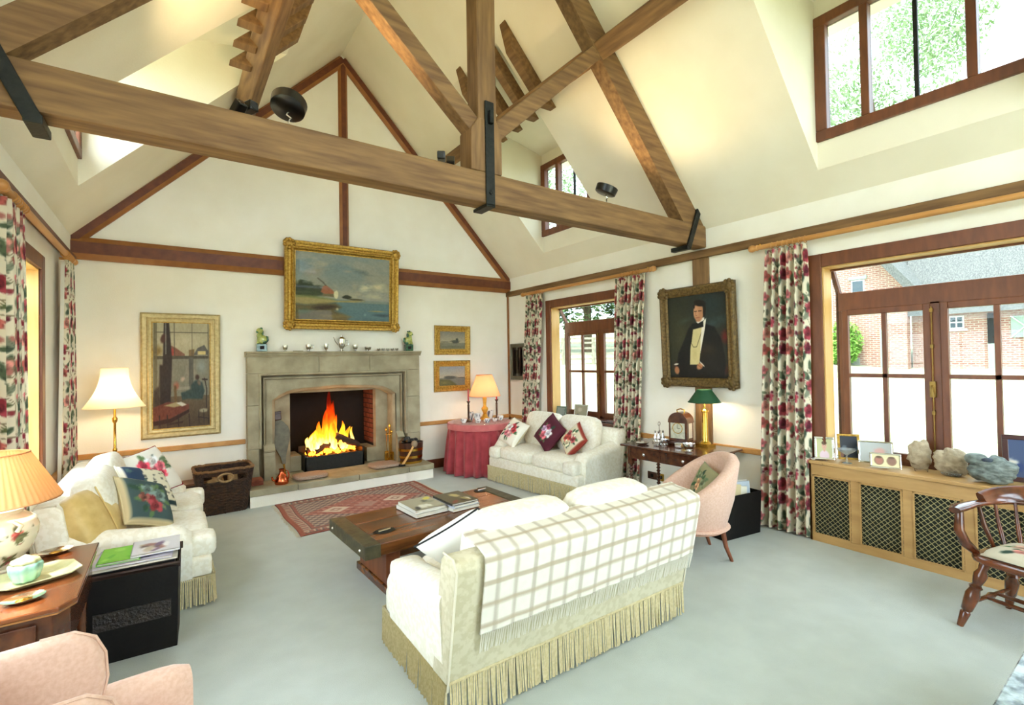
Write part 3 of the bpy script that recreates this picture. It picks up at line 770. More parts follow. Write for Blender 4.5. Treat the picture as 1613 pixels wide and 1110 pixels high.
class Cv:
    """a little canvas: u right, v up (in metres or 0..1), colours sRGB 0..255"""
    def __init__(s, u, v, base): s.u = np.asarray(u, float); s.v = np.asarray(v, float); s.c = np.tile(np.array(base, float), (len(s.u), 1))
    def mix(s, m, col, a=1.0):
        m = np.clip(m, 0, 1)[:, None]*a; s.c = s.c*(1-m)+np.array(col, float)*m
    def grad(s, v0, c0, v1, c1):
        t = np.clip((s.v-v0)/(v1-v0), 0, 1)[:, None]; s.c = np.array(c0, float)*(1-t)+np.array(c1, float)*t
    def ell(s, cx, cy, rx, ry, col, rot=0, soft=.25, a=1.0, wob=0, seed=0):
        if not wob and max(rx, ry) < .3:
            mr = max(rx, ry); I = np.nonzero((np.abs(s.u-cx) < mr) & (np.abs(s.v-cy) < mr))[0]
            if len(I) == 0: return
            if len(I) < len(s.u):
                q = Cv.__new__(Cv); q.u = s.u[I]; q.v = s.v[I]; q.c = s.c[I]; q.ell(cx, cy, rx, ry, col, rot, soft, a); s.c[I] = q.c; return
        du = s.u-cx; dv = s.v-cy; c, k = math.cos(rot), math.sin(rot)
        p = (du*c+dv*k)/rx; q = (-du*k+dv*c)/ry; d = np.sqrt(p*p+q*q)
        if wob: d = d+wob*(fbm(s.u/rx*2.5+9, s.v/ry*2.5+5, seed)-.5)
        s.mix((1-d)/soft, col, a)
    def rect(s, u0, u1, v0, v1, col, a=1.0, soft=.004):
        m = np.minimum(np.minimum(s.u-u0, u1-s.u), np.minimum(s.v-v0, v1-s.v)); s.mix(m/soft+.5, col, a)
    def poly(s, pts, col, a=1.0, soft=.006):
        d = np.full(len(s.u), 1e9); sg = np.ones(len(s.u)); n = len(pts)
        ins = np.zeros(len(s.u), bool)
        for i in range(n):
            x0, y0 = pts[i]; x1, y1 = pts[(i+1) % n]
            ex, ey = x1-x0, y1-y0; px, py_ = s.u-x0, s.v-y0
            t = np.clip((px*ex+py_*ey)/(ex*ex+ey*ey+1e-12), 0, 1)
            d = np.minimum(d, np.hypot(px-t*ex, py_-t*ey))
            c = ((y0 > s.v) != (y1 > s.v)) & (s.u < (x1-x0)*(s.v-y0)/((y1-y0) if y1 != y0 else 1e-12)+x0)
            ins ^= c
        s.mix(np.where(ins, d, -d)/soft+.5, col, a)
    def line(s, pts, w, col, a=1.0):
        xs_ = [p[0] for p in pts]; ys_ = [p[1] for p in pts]
        I = np.nonzero((s.u > min(xs_)-w) & (s.u < max(xs_)+w) & (s.v > min(ys_)-w) & (s.v < max(ys_)+w))[0]
        if len(I) == 0: return
        if len(I) < len(s.u):
            q = Cv.__new__(Cv); q.u = s.u[I]; q.v = s.v[I]; q.c = s.c[I]; q.line(pts, w, col, a); s.c[I] = q.c; return
        d = np.full(len(s.u), 1e9)
        for (x0, y0), (x1, y1) in zip(pts[:-1], pts[1:]):
            ex, ey = x1-x0, y1-y0; px, py_ = s.u-x0, s.v-y0
            t = np.clip((px*ex+py_*ey)/(ex*ex+ey*ey+1e-12), 0, 1)
            d = np.minimum(d, np.hypot(px-t*ex, py_-t*ey))
        s.mix((w-d)/(w*.5), col, a)
    def noise(s, amt, sc, seed=0):
        s.c = s.c+amt*(fbm(s.u*sc, s.v*sc, seed)-.47)[:, None]
def rose(cv, x, y, r, tone, rng):
    dk = [c*.62 for c in tone]; lt = [min(255, c*1.22+18) for c in tone]
    for k in range(5):
        a = k*2*PI/5+rng.random()*.6
        cv.ell(x+.55*r*math.cos(a), y+.55*r*math.sin(a), r*.62, r*.5, tone if k % 2 else lt, a, .3)
    cv.ell(x, y, r*.62, r*.58, dk, 0, .5); cv.ell(x-.08*r, y+.1*r, r*.45, r*.4, tone, .3, .5); cv.ell(x, y, r*.2, r*.2, dk, 0, .6)
def leaf(cv, x, y, L, rot, tone):
    cv.ell(x+L*.5*math.cos(rot), y+L*.5*math.sin(rot), L*.5, L*.24, tone, rot, .3)
    cv.line([(x, y), (x+L*math.cos(rot), y+L*math.sin(rot))], .0025, [c*.7 for c in tone], .7)
GREENS = [(82,98,72), (106,116,88), (64,80,62), (128,134,112), (96,104,66), (120,110,84)]
REDS = [(128,40,50), (164,86,86), (140,56,62), (98,28,42), (178,114,102), (150,72,64)]
def chintz(u, v, ou=0, ov=0, rep=(.62, .72)):
    """floral curtain cloth, repeating"""
    U = np.mod(u+ou, rep[0]); V = np.mod(v+ov, rep[1])
    cv = Cv(U, V, (226,216,190)); rng = random.Random(5)
    items = []
    for i in range(46):
        x, y = rng.random()*rep[0], rng.random()*rep[1]
        items.append(('leaf', x, y, rng.uniform(.07,.13), rng.uniform(0,6.28), rng.choice(GREENS)))
    for i in range(22):
        x, y = rng.random()*rep[0], rng.random()*rep[1]
        items.append(('stem', x, y, rng.uniform(.15,.3), rng.uniform(0,6.28), (110,96,66)))
    base = [(.10,.10),(.36,.16),(.54,.34),(.20,.36),(.38,.52),(.08,.60),(.54,.62),(.26,.66),(.22,.02),(.50,.06),(.04,.34),(.36,.36),(.20,.50)]
    for i, (x, y) in enumerate(base):
        items.append(('rose', x, y, rng.uniform(.04,.062), 0, REDS[i % 6]))
    for i in range(34):
        items.append(('bud', rng.random()*rep[0], rng.random()*rep[1], rng.uniform(.018,.03), rng.uniform(0,6), REDS[i % 6]))
    for (k, x, y, s_, a, t) in sorted(items, key=lambda q: {'stem':0,'leaf':1,'bud':2,'rose':3}[q[0]]):
        for dx in (-rep[0], 0, rep[0]):
            for dy in (-rep[1], 0, rep[1]):
                X, Y = x+dx, y+dy
                if X < -.2 or X > rep[0]+.2 or Y < -.2 or Y > rep[1]+.2: continue
                if k == 'leaf': leaf(cv, X, Y, s_, a, t)
                elif k == 'stem': cv.line([(X, Y), (X+s_*.5*math.cos(a), Y+s_*.5*math.sin(a)), (X+s_*math.cos(a+.4), Y+s_*math.sin(a+.4))], .004, t, .8)
                elif k == 'bud': cv.ell(X, Y, s_, s_*.8, t, a, .4)
                else: rose(cv, X, Y, s_, t, random.Random(int(x*999)))
    return cv.c
clothP = Mpaint('chintz_cloth', .85, transl=.12); pillowP = Mpaint('needlepoint', .95, bump=.3, bscale=300); canvasP = Mpaint('oil_paint', .5, bump=.08, bscale=60, coat=.1, spec=.3)
paperP = Mpaint('printed_paper', .4); rugP = Mpaint('wool_rug', .95, bump=.4, bscale=220, spec=.1); throwP = Mpaint('wool_throw', .95, bump=.3, bscale=250, spec=.1)
# ---------------------------------------------------------------- sofas
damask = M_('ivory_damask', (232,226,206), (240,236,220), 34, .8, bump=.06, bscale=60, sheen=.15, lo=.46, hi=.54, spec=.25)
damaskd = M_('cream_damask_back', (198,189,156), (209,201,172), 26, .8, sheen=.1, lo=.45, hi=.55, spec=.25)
fringem = M_('straw_bullion_fringe', (188,173,128), (208,194,152), 60, .85)
pipem = M_('ivory_piping', (214,206,182), None, rough=.85)
def sofa(label, loc, rz, Wd, D, H=.80, rake=.12, armh=.56, backm=None, nstr=.0115, cush=.50):
    t = thing('sofa', label, 'sofa', loc, rz, 'ivory fringed sofas round the fire')
    hw, hd = Wd/2, D/2; ybk = hd-rake
    MB().box(-hw+.015, hw-.015, -hd+.05, ybk-.02, .185, .335).build('base', damask, t, smooth=40, bevel=.03, bseg=3)
    aw = .20
    for s in (-1, 1):
        secs = []; ny = 12
        for i in range(ny+1):
            q = i/ny; y = -hd+.17+(ybk-.04-(-hd+.17))*q
            e = 1-max(0, (.12-q)/.12)**2*.16
            hgt = (armh+.09*q**1.6)*1.0; hgt = .16+(hgt-.16)*e; w = aw*(.9+.1*e); sec = []
            xo = s*(hw-.0); 
            n = 16
            pts = [(0,.16)]+[(-.01*0, .16+(hgt-.16)*.55)]
            r = w*.5; cx_ = r; cz = hgt-r
            ring = [(-.012*math.sin(PI*k/n)+cx_-(r+.012)*math.cos(PI*k/n), cz+(r)*math.sin(PI*k/n)) for k in range(n+1)]
            prof = [(0.004,.19)]+ring+[(w-.004,.19)]
            for px, pz in prof: sec.append((xo-s*px, y, pz))
            secs.append(sec if s > 0 else sec[::-1])
        MB().loft(secs).build('arm', damask, t, smooth=60)
    poly = [(ybk-.16,.19),(ybk,.19),(hd-.0,H-.05),(hd-.015,H-.012),(hd-.05,H),(hd-.12,H),(hd-.155,H-.03)]
    MB().prism(poly, 'x', -hw+.0, hw-.0).build('back', backm or damask, t, smooth=50, bevel=.012)
    cw = (Wd-2*aw-.01)/2
    tilt = math.atan2(rake, H-.2)
    for s in (-1, 1):
        MB().soft((s*(cw/2+.003), -.055, .405), (cw, D-.16-rake*.6, .17), 7, 8, bulge=(0,0,.16)).soft((s*(cw+aw*.30), -hd+.115, .402), (aw*1.0, .19, .16), 5, 6).build('seat_cushion', damask, t, smooth=180)
        Mr = Matrix.Rotation(-tilt-.05, 3, 'X')
        yb = hd-.27-.35*rake*.5
        cz = .47+cush/2-.02
        MB().soft((s*(cw/2+.003), yb+.0, cz), (cw, .21, cush), 5, 8, M=Mr, bulge=(0,.25,0)).build('back_cushion', damask, t, smooth=180)
    # piping on the outer edges of the back
    for s in (-1, 1):
        x = s*(hw-.004)
        MB().tube([(x, ybk+.002, .17), (x, hd+.002, H-.05), (x, hd-.03, H+.001), (x, hd-.13, H+.002)], .006, 5).build('piping', pipem, t, smooth=60)
    # bullion fringe
    b = MB(); rng = random.Random(3)
    per = [(-hw+.01, -hd+.045), (hw-.01, -hd+.045), (hw-.01, ybk-.0), (-hw+.01, ybk-.0)]
    for i in range(4):
        p = Vector((*per[i], 0)); q = Vector((*per[(i+1) % 4], 0)); L = (q-p).length; dr = (q-p)/L; nr = Vector((dr.y, -dr.x, 0))
        k = int(L/nstr)
        for j in range(k):
            c = p+dr*(L*(j+.5)/k)+nr*(.008+rng.uniform(-.003,.003)); sw = dr*rng.uniform(-.007,.007)+nr*rng.uniform(0,.012)
            r = .0050; z1, z0 = .202, .008+rng.random()*.012
            vs = []
            for (cc, z) in ((c, z1), (c+sw*.4, (z0+z1)/2), (c+sw, z0)):
                for a in (0.3, 2.4, 4.5): vs.append((cc.x+r*math.cos(a), cc.y+r*math.sin(a), z))
            b.add(vs, [(0,1,4,3),(1,2,5,4),(2,0,3,5),(3,4,7,6),(4,5,8,7),(5,3,6,8),(6,7,8)])
    fr = b.build('fringe', fringem, t, fixn=False); fr['kind'] = 'stuff'
    b = MB(); b.tube([(x*1.004, y*1.004, .204) for x, y in per], .009, 6, closed=True); b.build('fringe_braid', fringem, t, smooth=60)
    return t
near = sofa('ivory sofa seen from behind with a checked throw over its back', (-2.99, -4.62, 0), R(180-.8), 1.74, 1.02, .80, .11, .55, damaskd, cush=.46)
rightS = sofa('ivory sofa under the far window by the round red table', (-.72, -2.0, 0), R(-90+5), 1.72, .95, .80, .10, .57)
leftS = sofa('ivory sofa against the left wall below the floor lamp', (-5.11, -2.06, 0), R(90), 1.78, 1.0, .84, .10, .57)

# checked wool throw over the near sofa (its own coordinates follow that sofa)
def make_throw():
    t = thing('wool_throw', 'cream wool throw with beige check and fringe over the near sofa back', 'blanket', near.location, near.rotation_euler.z)
    hw, hd, H = .87, .51, .80
    u0, u1 = -.88, .73
    # path in (y,z): from behind cushions, over the top, down the raked back
    path = [(hd-.20, H+.045), (hd-.15, H+.03), (hd-.05, H+.022), (hd+.012, H-.0), (hd+.016, H-.05)]
    yb = hd-.19
    for k in range(1, 17):
        q = k/16; path.append((hd+.016-(.11*.55)*q*1.0, H-.05-.33*q))
    L = [0]
    for a, c in zip(path[:-1], path[1:]): L.append(L[-1]+math.hypot(c[0]-a[0], c[1]-a[1]))
    nu, nv = 190, 72
    vs = []; uu = []; vv = []
    for j in range(nv):
        s = L[-1]*j/(nv-1); k = max(i for i in range(len(L)) if L[i] <= s+1e-9); k = min(k, len(L)-2)
        f = (s-L[k])/(L[k+1]-L[k]); y = path[k][0]+f*(path[k+1][0]-path[k][0]); z = path[k][1]+f*(path[k+1][1]-path[k][1])
        for i in range(nu):
            x = u0+(u1-u0)*i/(nu-1)
            w = .004*math.sin(9*x+3*s)+.003*math.sin(23*x)
            sag = -.02*math.sin(3.1*(x-u0)/(u1-u0))*(s/L[-1])
            vs.append((x, y+abs(w)+.002, z+sag*.4)); uu.append(x-u0); vv.append(s)
    b = MB(); b.v = vs; b.f = [(j*nu+i, j*nu+i+1, (j+1)*nu+i+1, (j+1)*nu+i) for j in range(nv-1) for i in range(nu-1)]
    o = b.build('blanket', throwP, t, smooth=180, fixn=False)
    u = np.array(uu); v = np.array(vv)
    cv = Cv(u, v, (228,223,209)); P_ = .108
    bu = np.abs(np.mod(u+.03, P_)-P_/2); bv = np.abs(np.mod(v+.03, P_)-P_/2)
    cv.mix((.015-bu)/.006, (184,174,156), .75); cv.mix((.015-bv)/.006, (180,163,136), .78)
    cv.noise(10, 40); paint_obj(o, cv.c)
    so_ = o.modifiers.new('thick', 'SOLIDIFY'); so_.thickness = .006; so_.offset = 1
    b = MB(); rng = random.Random(2)
    ye, ze = path[-1]
    n = 128
    for i in range(n):
        x = u0+(u1-u0)*(i+.5)/n; dx = rng.uniform(-.008,.008); ln = rng.uniform(.085,.10)
        b.tube([(x, ye+.012, ze-.0), (x+dx*.5, ye+.0, ze-ln*.5), (x+dx, ye-.012, ze-ln)], [.003,.0028,.0035], 4)
    for i in range(26):
        pass
    f = b.build('fringe', M_('ivory_yarn', (232,227,212), None, rough=.95), t); f['kind'] = 'stuff'
make_throw()

# ---------------------------------------------------------------- scatter cushions
def pillow(label, size, thick, fn, loc, rot, back=(214,200,160), pipe=None, piping=True):
    t = thing('scatter_cushion', label, 'cushion', loc, 0, 'needlepoint cushions on the sofas')
    t.rotation_euler = rot
    n = 34; vs = []; uu = []; vv = []; side = []
    for sgn in (-1, 1):
        for j in range(n):
            for i in range(n):
                u = -1+2*i/(n-1); v = -1+2*j/(n-1)
                h = thick/2*(max(0,(1-u**4))*max(0,(1-v**4)))**.55
                pin = 1-.09*(1-u*u)*(v*v)*0-.07*(1-u*u)*abs(v)**6-.0
                pin2 = 1-.07*(1-v*v)*abs(u)**6
                vs.append((u*size[0]/2*pin2, sgn*h, v*size[1]/2*pin)); uu.append(u); vv.append(v); side.append(sgn)
    b = MB(); b.v = vs; N2 = n*n
    for k in range(2):
        for j in range(n-1):
            for i in range(n-1):
                q = (k*N2+j*n+i, k*N2+j*n+i+1, k*N2+(j+1)*n+i+1, k*N2+(j+1)*n+i); b.f.append(q if k == 0 else q[::-1])
    o = b.build('cover', pillowP, t, smooth=180, fixn=False)
    u = np.array(uu); v = np.array(vv); sd = np.array(side)
    c = fn(u, v); c[sd > 0] = back; paint_obj(o, c)
    if piping:
        e = []
        for k in range(n-1): e.append((-1+2*k/(n-1), -1))
        for k in range(n-1): e.append((1, -1+2*k/(n-1)))
        for k in range(n-1): e.append((1-2*k/(n-1), 1))
        for k in range(n-1): e.append((-1, 1-2*k/(n-1)))
        pts = [(a*size[0]/2*(1-.07*(1-c_*c_)*abs(a)**6), 0, c_*size[1]/2*(1-.07*(1-a*a)*abs(c_)**6)) for a, c_ in e]
        MB().tube(pts, .006, 5, closed=True).build('piping', M_('cord', pipe or back, None, rough=.9), t, smooth=60)
    return t
def bouquet(base, n, tones, spread=.55, seed=1, border=None, leafy=18):
    def fn(u, v):
        cv = Cv(u, v, base); rng = random.Random(seed)
        for i in range(leafy):
            a = rng.uniform(0, 6.28); r = spread*math.sqrt(rng.random()); leaf(cv, r*math.cos(a), r*math.sin(a), rng.uniform(.3,.5), a+rng.uniform(-.6,.6), rng.choice([(60,96,64),(92,120,76),(44,72,56),(110,130,96)]))
        for i in range(n):
            a = i*2*PI/max(1, n-1)+rng.random()*.5; r = spread*.7 if i else 0
            rose(cv, r*math.cos(a), r*math.sin(a), rng.uniform(.2,.3), tones[i % len(tones)], rng)
        if border:
            m = np.maximum(np.abs(u), np.abs(v)); cv.mix((m-.86)/.03, border)
        return cv.c
    return fn
PK = [(214,150,150),(170,50,60),(226,206,196),(196,96,110)]
RM = lambda rx, ry, rz: Matrix.Rotation(rz, 3, 'Z') @ Matrix.Rotation(ry, 3, 'Y') @ Matrix.Rotation(rx, 3, 'X')
def eul(rx, spin, rz):
    """lean back by rx, spin in its own plane, face direction rz"""
    return (Matrix.Rotation(rz, 3, 'Z') @ Matrix.Rotation(-rx, 3, 'X') @ Matrix.Rotation(spin, 3, 'Y')).to_euler()
# right sofa faces -X: rz=-90
pillow('white cushion with rose bouquet at the far end of the window sofa', (.40,.40), .15, bouquet((236,230,212), 6, PK, .5, 3), (-.93, -1.42, .66), eul(R(38), R(14), R(-84)), pipe=(236,230,212))
pillow('dark plum cushion with a white pansy in the middle of the window sofa', (.42,.42), .15, bouquet((84,30,44), 5, [(222,214,226),(150,60,90),(190,160,190),(206,96,110)], .42, 6, leafy=10), (-.73, -1.98, .70), eul(R(28), R(30), R(-88)), back=(96,30,44), pipe=(96,30,44))
pillow('rust-edged floral cushion at the near end of the window sofa', (.36,.36), .14, bouquet((216,206,176), 6, [(176,70,60),(226,206,170),(150,60,64)], .55, 9, border=(150,54,40)), (-.71, -2.43, .66), eul(R(30), R(38), R(-94)), back=(160,60,46), pipe=(150,54,40))
# left sofa faces +X: rz=+90
pillow('white cushion with pink roses and crimson back at the far end of the left sofa', (.50,.46), .17, bouquet((236,232,220), 7, [(206,96,110),(232,226,216),(190,60,80)], .5, 12), (-5.08, -1.42, .70), eul(R(34), R(-8), R(44)), back=(140,22,44), pipe=(140,22,44))
def leopardish(u, v):
    cv = Cv(u, v, (222,216,190)); rng = random.Random(4)
    cv.poly([(-1,-1),(-1,1),(-.2,1),(-.5,-1)], (38,58,84)); 
    for i in range(50): cv.ell(rng.uniform(-.3,1), rng.uniform(-.9,.9), .07, .06, (40,44,48), soft=.5)
    for i in range(12): leaf(cv, rng.uniform(-1,-.3), rng.uniform(-1,1), .3, rng.uniform(0,6), (70,98,96))
    cv.rect(-1, 1, -1, -.75, (34,54,58)); m = np.maximum(np.abs(u), np.abs(v)); cv.mix((m-.88)/.03, (232,226,206)); return cv.c
pillow('cream fringed cushion with navy and spotted panels on the left sofa', (.42,.42), .14, leopardish, (-5.06, -2.05, .69), eul(R(40), R(24), R(58)), pipe=(236,230,214))
pillow('dark green floral cushion lying nearest the near arm of the left sofa', (.40,.40), .14, bouquet((62,82,82), 5, [(140,50,56),(96,116,110),(120,70,60)], .5, 21, border=(206,188,146)), (-5.06, -2.50, .68), eul(R(36), R(28), R(58)), back=(206,188,146), pipe=(206,188,146))
gold_sat = M_('gold_satin', (196,164,92), (214,186,118), 12, .5, sheen=.3)
t = thing('bolster_cushion', 'plain gold damask cushion in the near corner of the left sofa', 'cushion', (-5.33, -2.74, .68)); t.rotation_euler = eul(R(24), 0, R(66))
MB().soft((0,0,0), (.42,.16,.40), 4, 8, bulge=(0,.2,0)).build('cover', gold_sat, t, smooth=180)
MB().tube([(.0,-.10,.19),(.0,-.105,0),(.0,-.10,-.19)], .005, 5).build('seam', gold_sat, t, smooth=60)
# cushion on the near sofa, its corner showing above the left arm
pillow('white cushion with black cord edge on the near sofa', (.42,.42), .14, bouquet((240,238,230), 3, [(230,226,214),(236,232,224)], .4, 30, leafy=2), (-3.52, -4.60, .66), eul(R(36), R(40), R(180-16)), back=(240,238,230), pipe=(24,24,26))
# ---------------------------------------------------------------- curtains and poles
def curtain(label, X, wid_top, wid_bot, z0, z1, folds, amp=.045, shift=0, seed=0, lining=None, group='floral chintz curtains'):
    """X: function(t,d)->(x,y) ; t across 0..1, d = out from the wall"""
    t = thing('curtain', label, 'curtain', (0,0,0), 0, group)
    nu, nv = 38*folds//2+1, 280; rng = random.Random(seed); ph = rng.random()*6
    vs = []; uu = []; vv = []
    for j in range(nv):
        q = j/(nv-1); z = z1-(z1-z0)*q
        k = min(1, q*6); heading = 1-math.exp(-q*14)
        for i in range(nu):
            u = i/(nu-1)
            a = 2*PI*folds*u+ph
            d = amp*(.45+.55*heading)*(math.sin(a+.5*math.sin(2.3*q+ph))*(.8+.2*math.sin(3*u+ph))) + .012*math.sin(2.7*a)*(1-heading)
            w = wid_top*(1-q**.8)+wid_bot*q**.8
            vs.append((*X(u, w, shift*q, d), z)); uu.append(u*1.25); vv.append(z)
    b = MB(); b.v = vs; b.f = [(j*nu+i, j*nu+i+1, (j+1)*nu+i+1, (j+1)*nu+i) for j in range(nv-1) for i in range(nu-1)]
    o = b.build('cloth', clothP, t, smooth=180, fixn=False)
    paint_obj(o, chintz(np.array(uu), np.array(vv), rng.random(), rng.random()))
    if lining:
        b = MB()
        def fn(u, v): 
            x, y = lining(u, v); return (x, y, z1-.02-(z1-z0-.04)*v)
        b.grid(fn, 8, 20); b.build('lining', M_('ivory_lining', (236,232,220), None, rough=.9), t, smooth=180)
    return t
def rw(y0, s=-1, base=-.085):      # right wall: starts at y0, runs toward -Y
    return lambda u, w, sh, d: (base+d, y0+sh-w*u)
def lw(y0, base=XL+.085):
    return lambda u, w, sh, d: (base-d, y0+sh-w*u)
curtain('floral curtain left of the portrait beside the big window', rw(-4.57), .40, .50, .02, 2.73, 6, .05, .12, 1)
curtain('floral curtain between the far window and the portrait', rw(-2.62), .50, .44, .02, 2.74, 8, .04, .12, 2)
curtain('floral curtain in the far corner by the small print', rw(-.66), .40, .40, .02, 2.74, 8, .035, .22, 3)
curtain('floral curtain by the corner beside the brass floor lamp', lw(-.72), .26, .55, .02, 2.70, 6, .03, .22, 4, lining=lambda u, v: (XL+.05+.03*u, -1.0-.02*u-.28*v))
curtain('floral curtain at the left edge of the view behind the pleated lamp', lw(-2.66), .40, .42, .02, 2.70, 6, .04, .10, 5)
poleM = M_('pine_pole', (186,130,68), (204,150,86), 8, .4, stretch=(2,.3,2))
def pole(label, x, y0, y1, z, wall, mt=None):
    t = thing('curtain_pole', label, 'curtain pole', (x, (y0+y1)/2, z), 0, 'wooden curtain poles')
    h = abs(y1-y0)/2; s = (wall-x)
    MB().tube([(0,-h,0),(0,h,0)], .024, 14).build('rod', mt or poleM, t, smooth=40)
    for sg in (-1, 1):
        Mx = Matrix.Translation((0, sg*h, 0)) @ Matrix.Rotation(-sg*PI/2, 4, 'X')
        MB().lathe([(.024,0),(.03,.005),(.03,.015),(.022,.02),(.03,.035),(.036,.06),(.03,.085),(.015,.095),(1e-4,.097)], seg=14, M=Mx).build('finial', mt or poleM, t, smooth=50)
        MB().tube([(0, sg*(h-.1), 0), (s, sg*(h-.1), 0)], .012, 8).build('bracket', mt or poleM, t, smooth=50)
        MB().ball((0, sg*(h-.02), .026), .010).build('screw_eye', brass, t, smooth=60)
    for i in range(7):
        for sg in (-1, 1):
            y = sg*(h-.14-.05*i)
            MB().tube([(.031*math.cos(a), y, .031*math.sin(a)-.006) for a in [2*PI*k/12 for k in range(12)]], .0045, 5, closed=True).build('ring', mt or poleM, t, smooth=60)
pole('wooden curtain pole over the big right window', -.085, -7.9, -4.52, 2.775, 0)
pole('wooden curtain pole over the far right window', -.085, -3.17, -.62, 2.775, 0)
pole('wooden curtain pole along the left wall', XL+.085, -3.05, -.62, 2.75, XL)

# ---------------------------------------------------------------- rug
rt = thing('persian_rug', 'faded red Persian rug in front of the hearth', 'rug', (-2.98, -1.27, 0), R(1))
nu, nv = 200, 150; Lx, Ly = 1.80, 1.32
b = MB(); b.grid(lambda u, v: ((u-.5)*Lx+.01*math.sin(9*v), (v-.5)*Ly+.006*math.sin(11*u), .012+.0015*math.sin(7*u+5*v)), nu, nv)
o = b.build('pile', rugP, rt, smooth=180, fixn=False)
U, V = np.meshgrid(np.linspace(-1,1,nu), np.linspace(-1,1,nv)); U = U.ravel(); V = V.ravel()
cv = Cv(U, V, (158,92,82))
x = U*Lx/2; y = V*Ly/2
ed = np.minimum(Lx/2-np.abs(x), Ly/2-np.abs(y))
inner = ed > .17
# field: spandrels, medallions
cv.noise(26, 20, 3)
dia = np.abs(x)/.72+np.abs(y)/.42
cv.mix((dia-1)/.05, (128,112,104)); 
fl_ = (np.sin(x*70)*np.sin(y*70)); cv.mix((dia > 1)*(fl_ > .25), (196,178,158), .7); cv.mix((dia > 1)*(fl_ < -.4), (58,52,64), .6)
cv.mix((dia < 1)*(np.sin(x*46+1)*np.sin(y*52) > .45), (206,160,146), .6)
cv.mix((dia < 1)*(np.sin(x*40)*np.sin(y*44+2) > .6), (96,44,48), .6)
for cx_ in (-.36, .36):
    d2 = np.abs(x-cx_)/.17+np.abs(y)/.13
    cv.mix((1-d2)/.08, (222,212,190)); cv.mix((.5-d2)/.1, (150,120,108)); cv.mix((.25-d2)/.1, (224,214,196))
d3 = np.abs(x)/.15+np.abs(y)/.13; cv.mix((1-d3)/.1, (170,140,130), .8)
for a, c, col in ((.0,.03,(126,52,40)),(.03,.045,(40,34,38)),(.045,.12,(200,178,150)),(.12,.135,(60,44,44)),(.135,.165,(140,70,60))):
    m = (ed >= a)*(ed < c); cv.mix(m*1.0, col, .92)
m = (ed >= .05)*(ed < .115); tt = np.where(Lx/2-np.abs(x) < Ly/2-np.abs(y), y, x)
cv.mix(m*(np.sin(tt*95) > .2), (140,70,66), .75); cv.mix(m*(np.sin(tt*95+2.2) > .75), (66,62,72), .8)
end = (Lx/2-np.abs(x)) < .05; cv.mix(end*1.0, (140,62,44), .85)
cv.noise(16, 30, 8); cv.c = cv.c*.66+np.array([188,160,148.])*.34; paint_obj(o, cv.c)
s_ = o.modifiers.new('thick', 'SOLIDIFY'); s_.thickness = .01; s_.offset = -1
b = MB(); rng = random.Random(1)
for sg in (-1, 1):
    for i in range(110):
        y = (i/109-.5)*Ly*.99; l = rng.uniform(.02,.045)
        b.tube([(sg*Lx/2, y, .006), (sg*(Lx/2+l), y+rng.uniform(-.008,.008), .004)], .002, 3)
f = b.build('fringe', M_('rug_fringe', (206,196,170)), rt); f['kind'] = 'stuff'

# ---------------------------------------------------------------- round table in its cloth, lamp, candles, china
clr = M_('dusky_red_cloth', (150,44,52), (170,60,66), 9, .8, sheen=.3)
clp = M_('pink_red_cloth_top', (190,94,92), (200,106,102), 9, .8, sheen=.3)
TX, TY, TZ, TR = -.985, -.60, .755, .50
rt = thing('round_table', 'round table draped to the floor in dusky red cloth', 'table', (TX, TY, 0))
MB().lathe([(1e-4,.735),(.47,.735),(.48,.725),(.48,.70),(1e-4,.70)], seg=48).build('tabletop', wood_d, rt)
MB().lathe([(.05,.0),(.05,.7)], seg=16).build('pedestal', wood_d, rt)
rp = lambda a, z: 1+(.035+.05*(1-z/.7))*math.sin(19*a+.8*math.sin(3*a))*min(1,(.72-z)*6)+.02*math.sin(5*a)*(1-z/.7)
MB().lathe([(.485,.68),(.487,.60),(.495,.5),(.505,.35),(.515,.2),(.52,.08),(.525,.012)], seg=240, rip=rp).build('skirt', clr, rt, smooth=180)
MB().lathe([(1e-4,.753),(.40,.753),(.488,.752),(.498,.745),(.500,.72),(.502,.665),(.492,.662)], seg=64).build('pelmet', clp, rt, smooth=40)
MB().lathe([(1e-4,.757),(.47,.757),(.478,.760),(.47,.763),(1e-4,.763)], seg=64).build('glass_top', Mglass('table_glass', (.95,.97,.95), .12), rt, smooth=30)
ZT2 = .7635
def lampbase(t, prof, mt, seg=20): return MB().lathe(prof, seg=seg).build('base', mt, t, smooth=50)
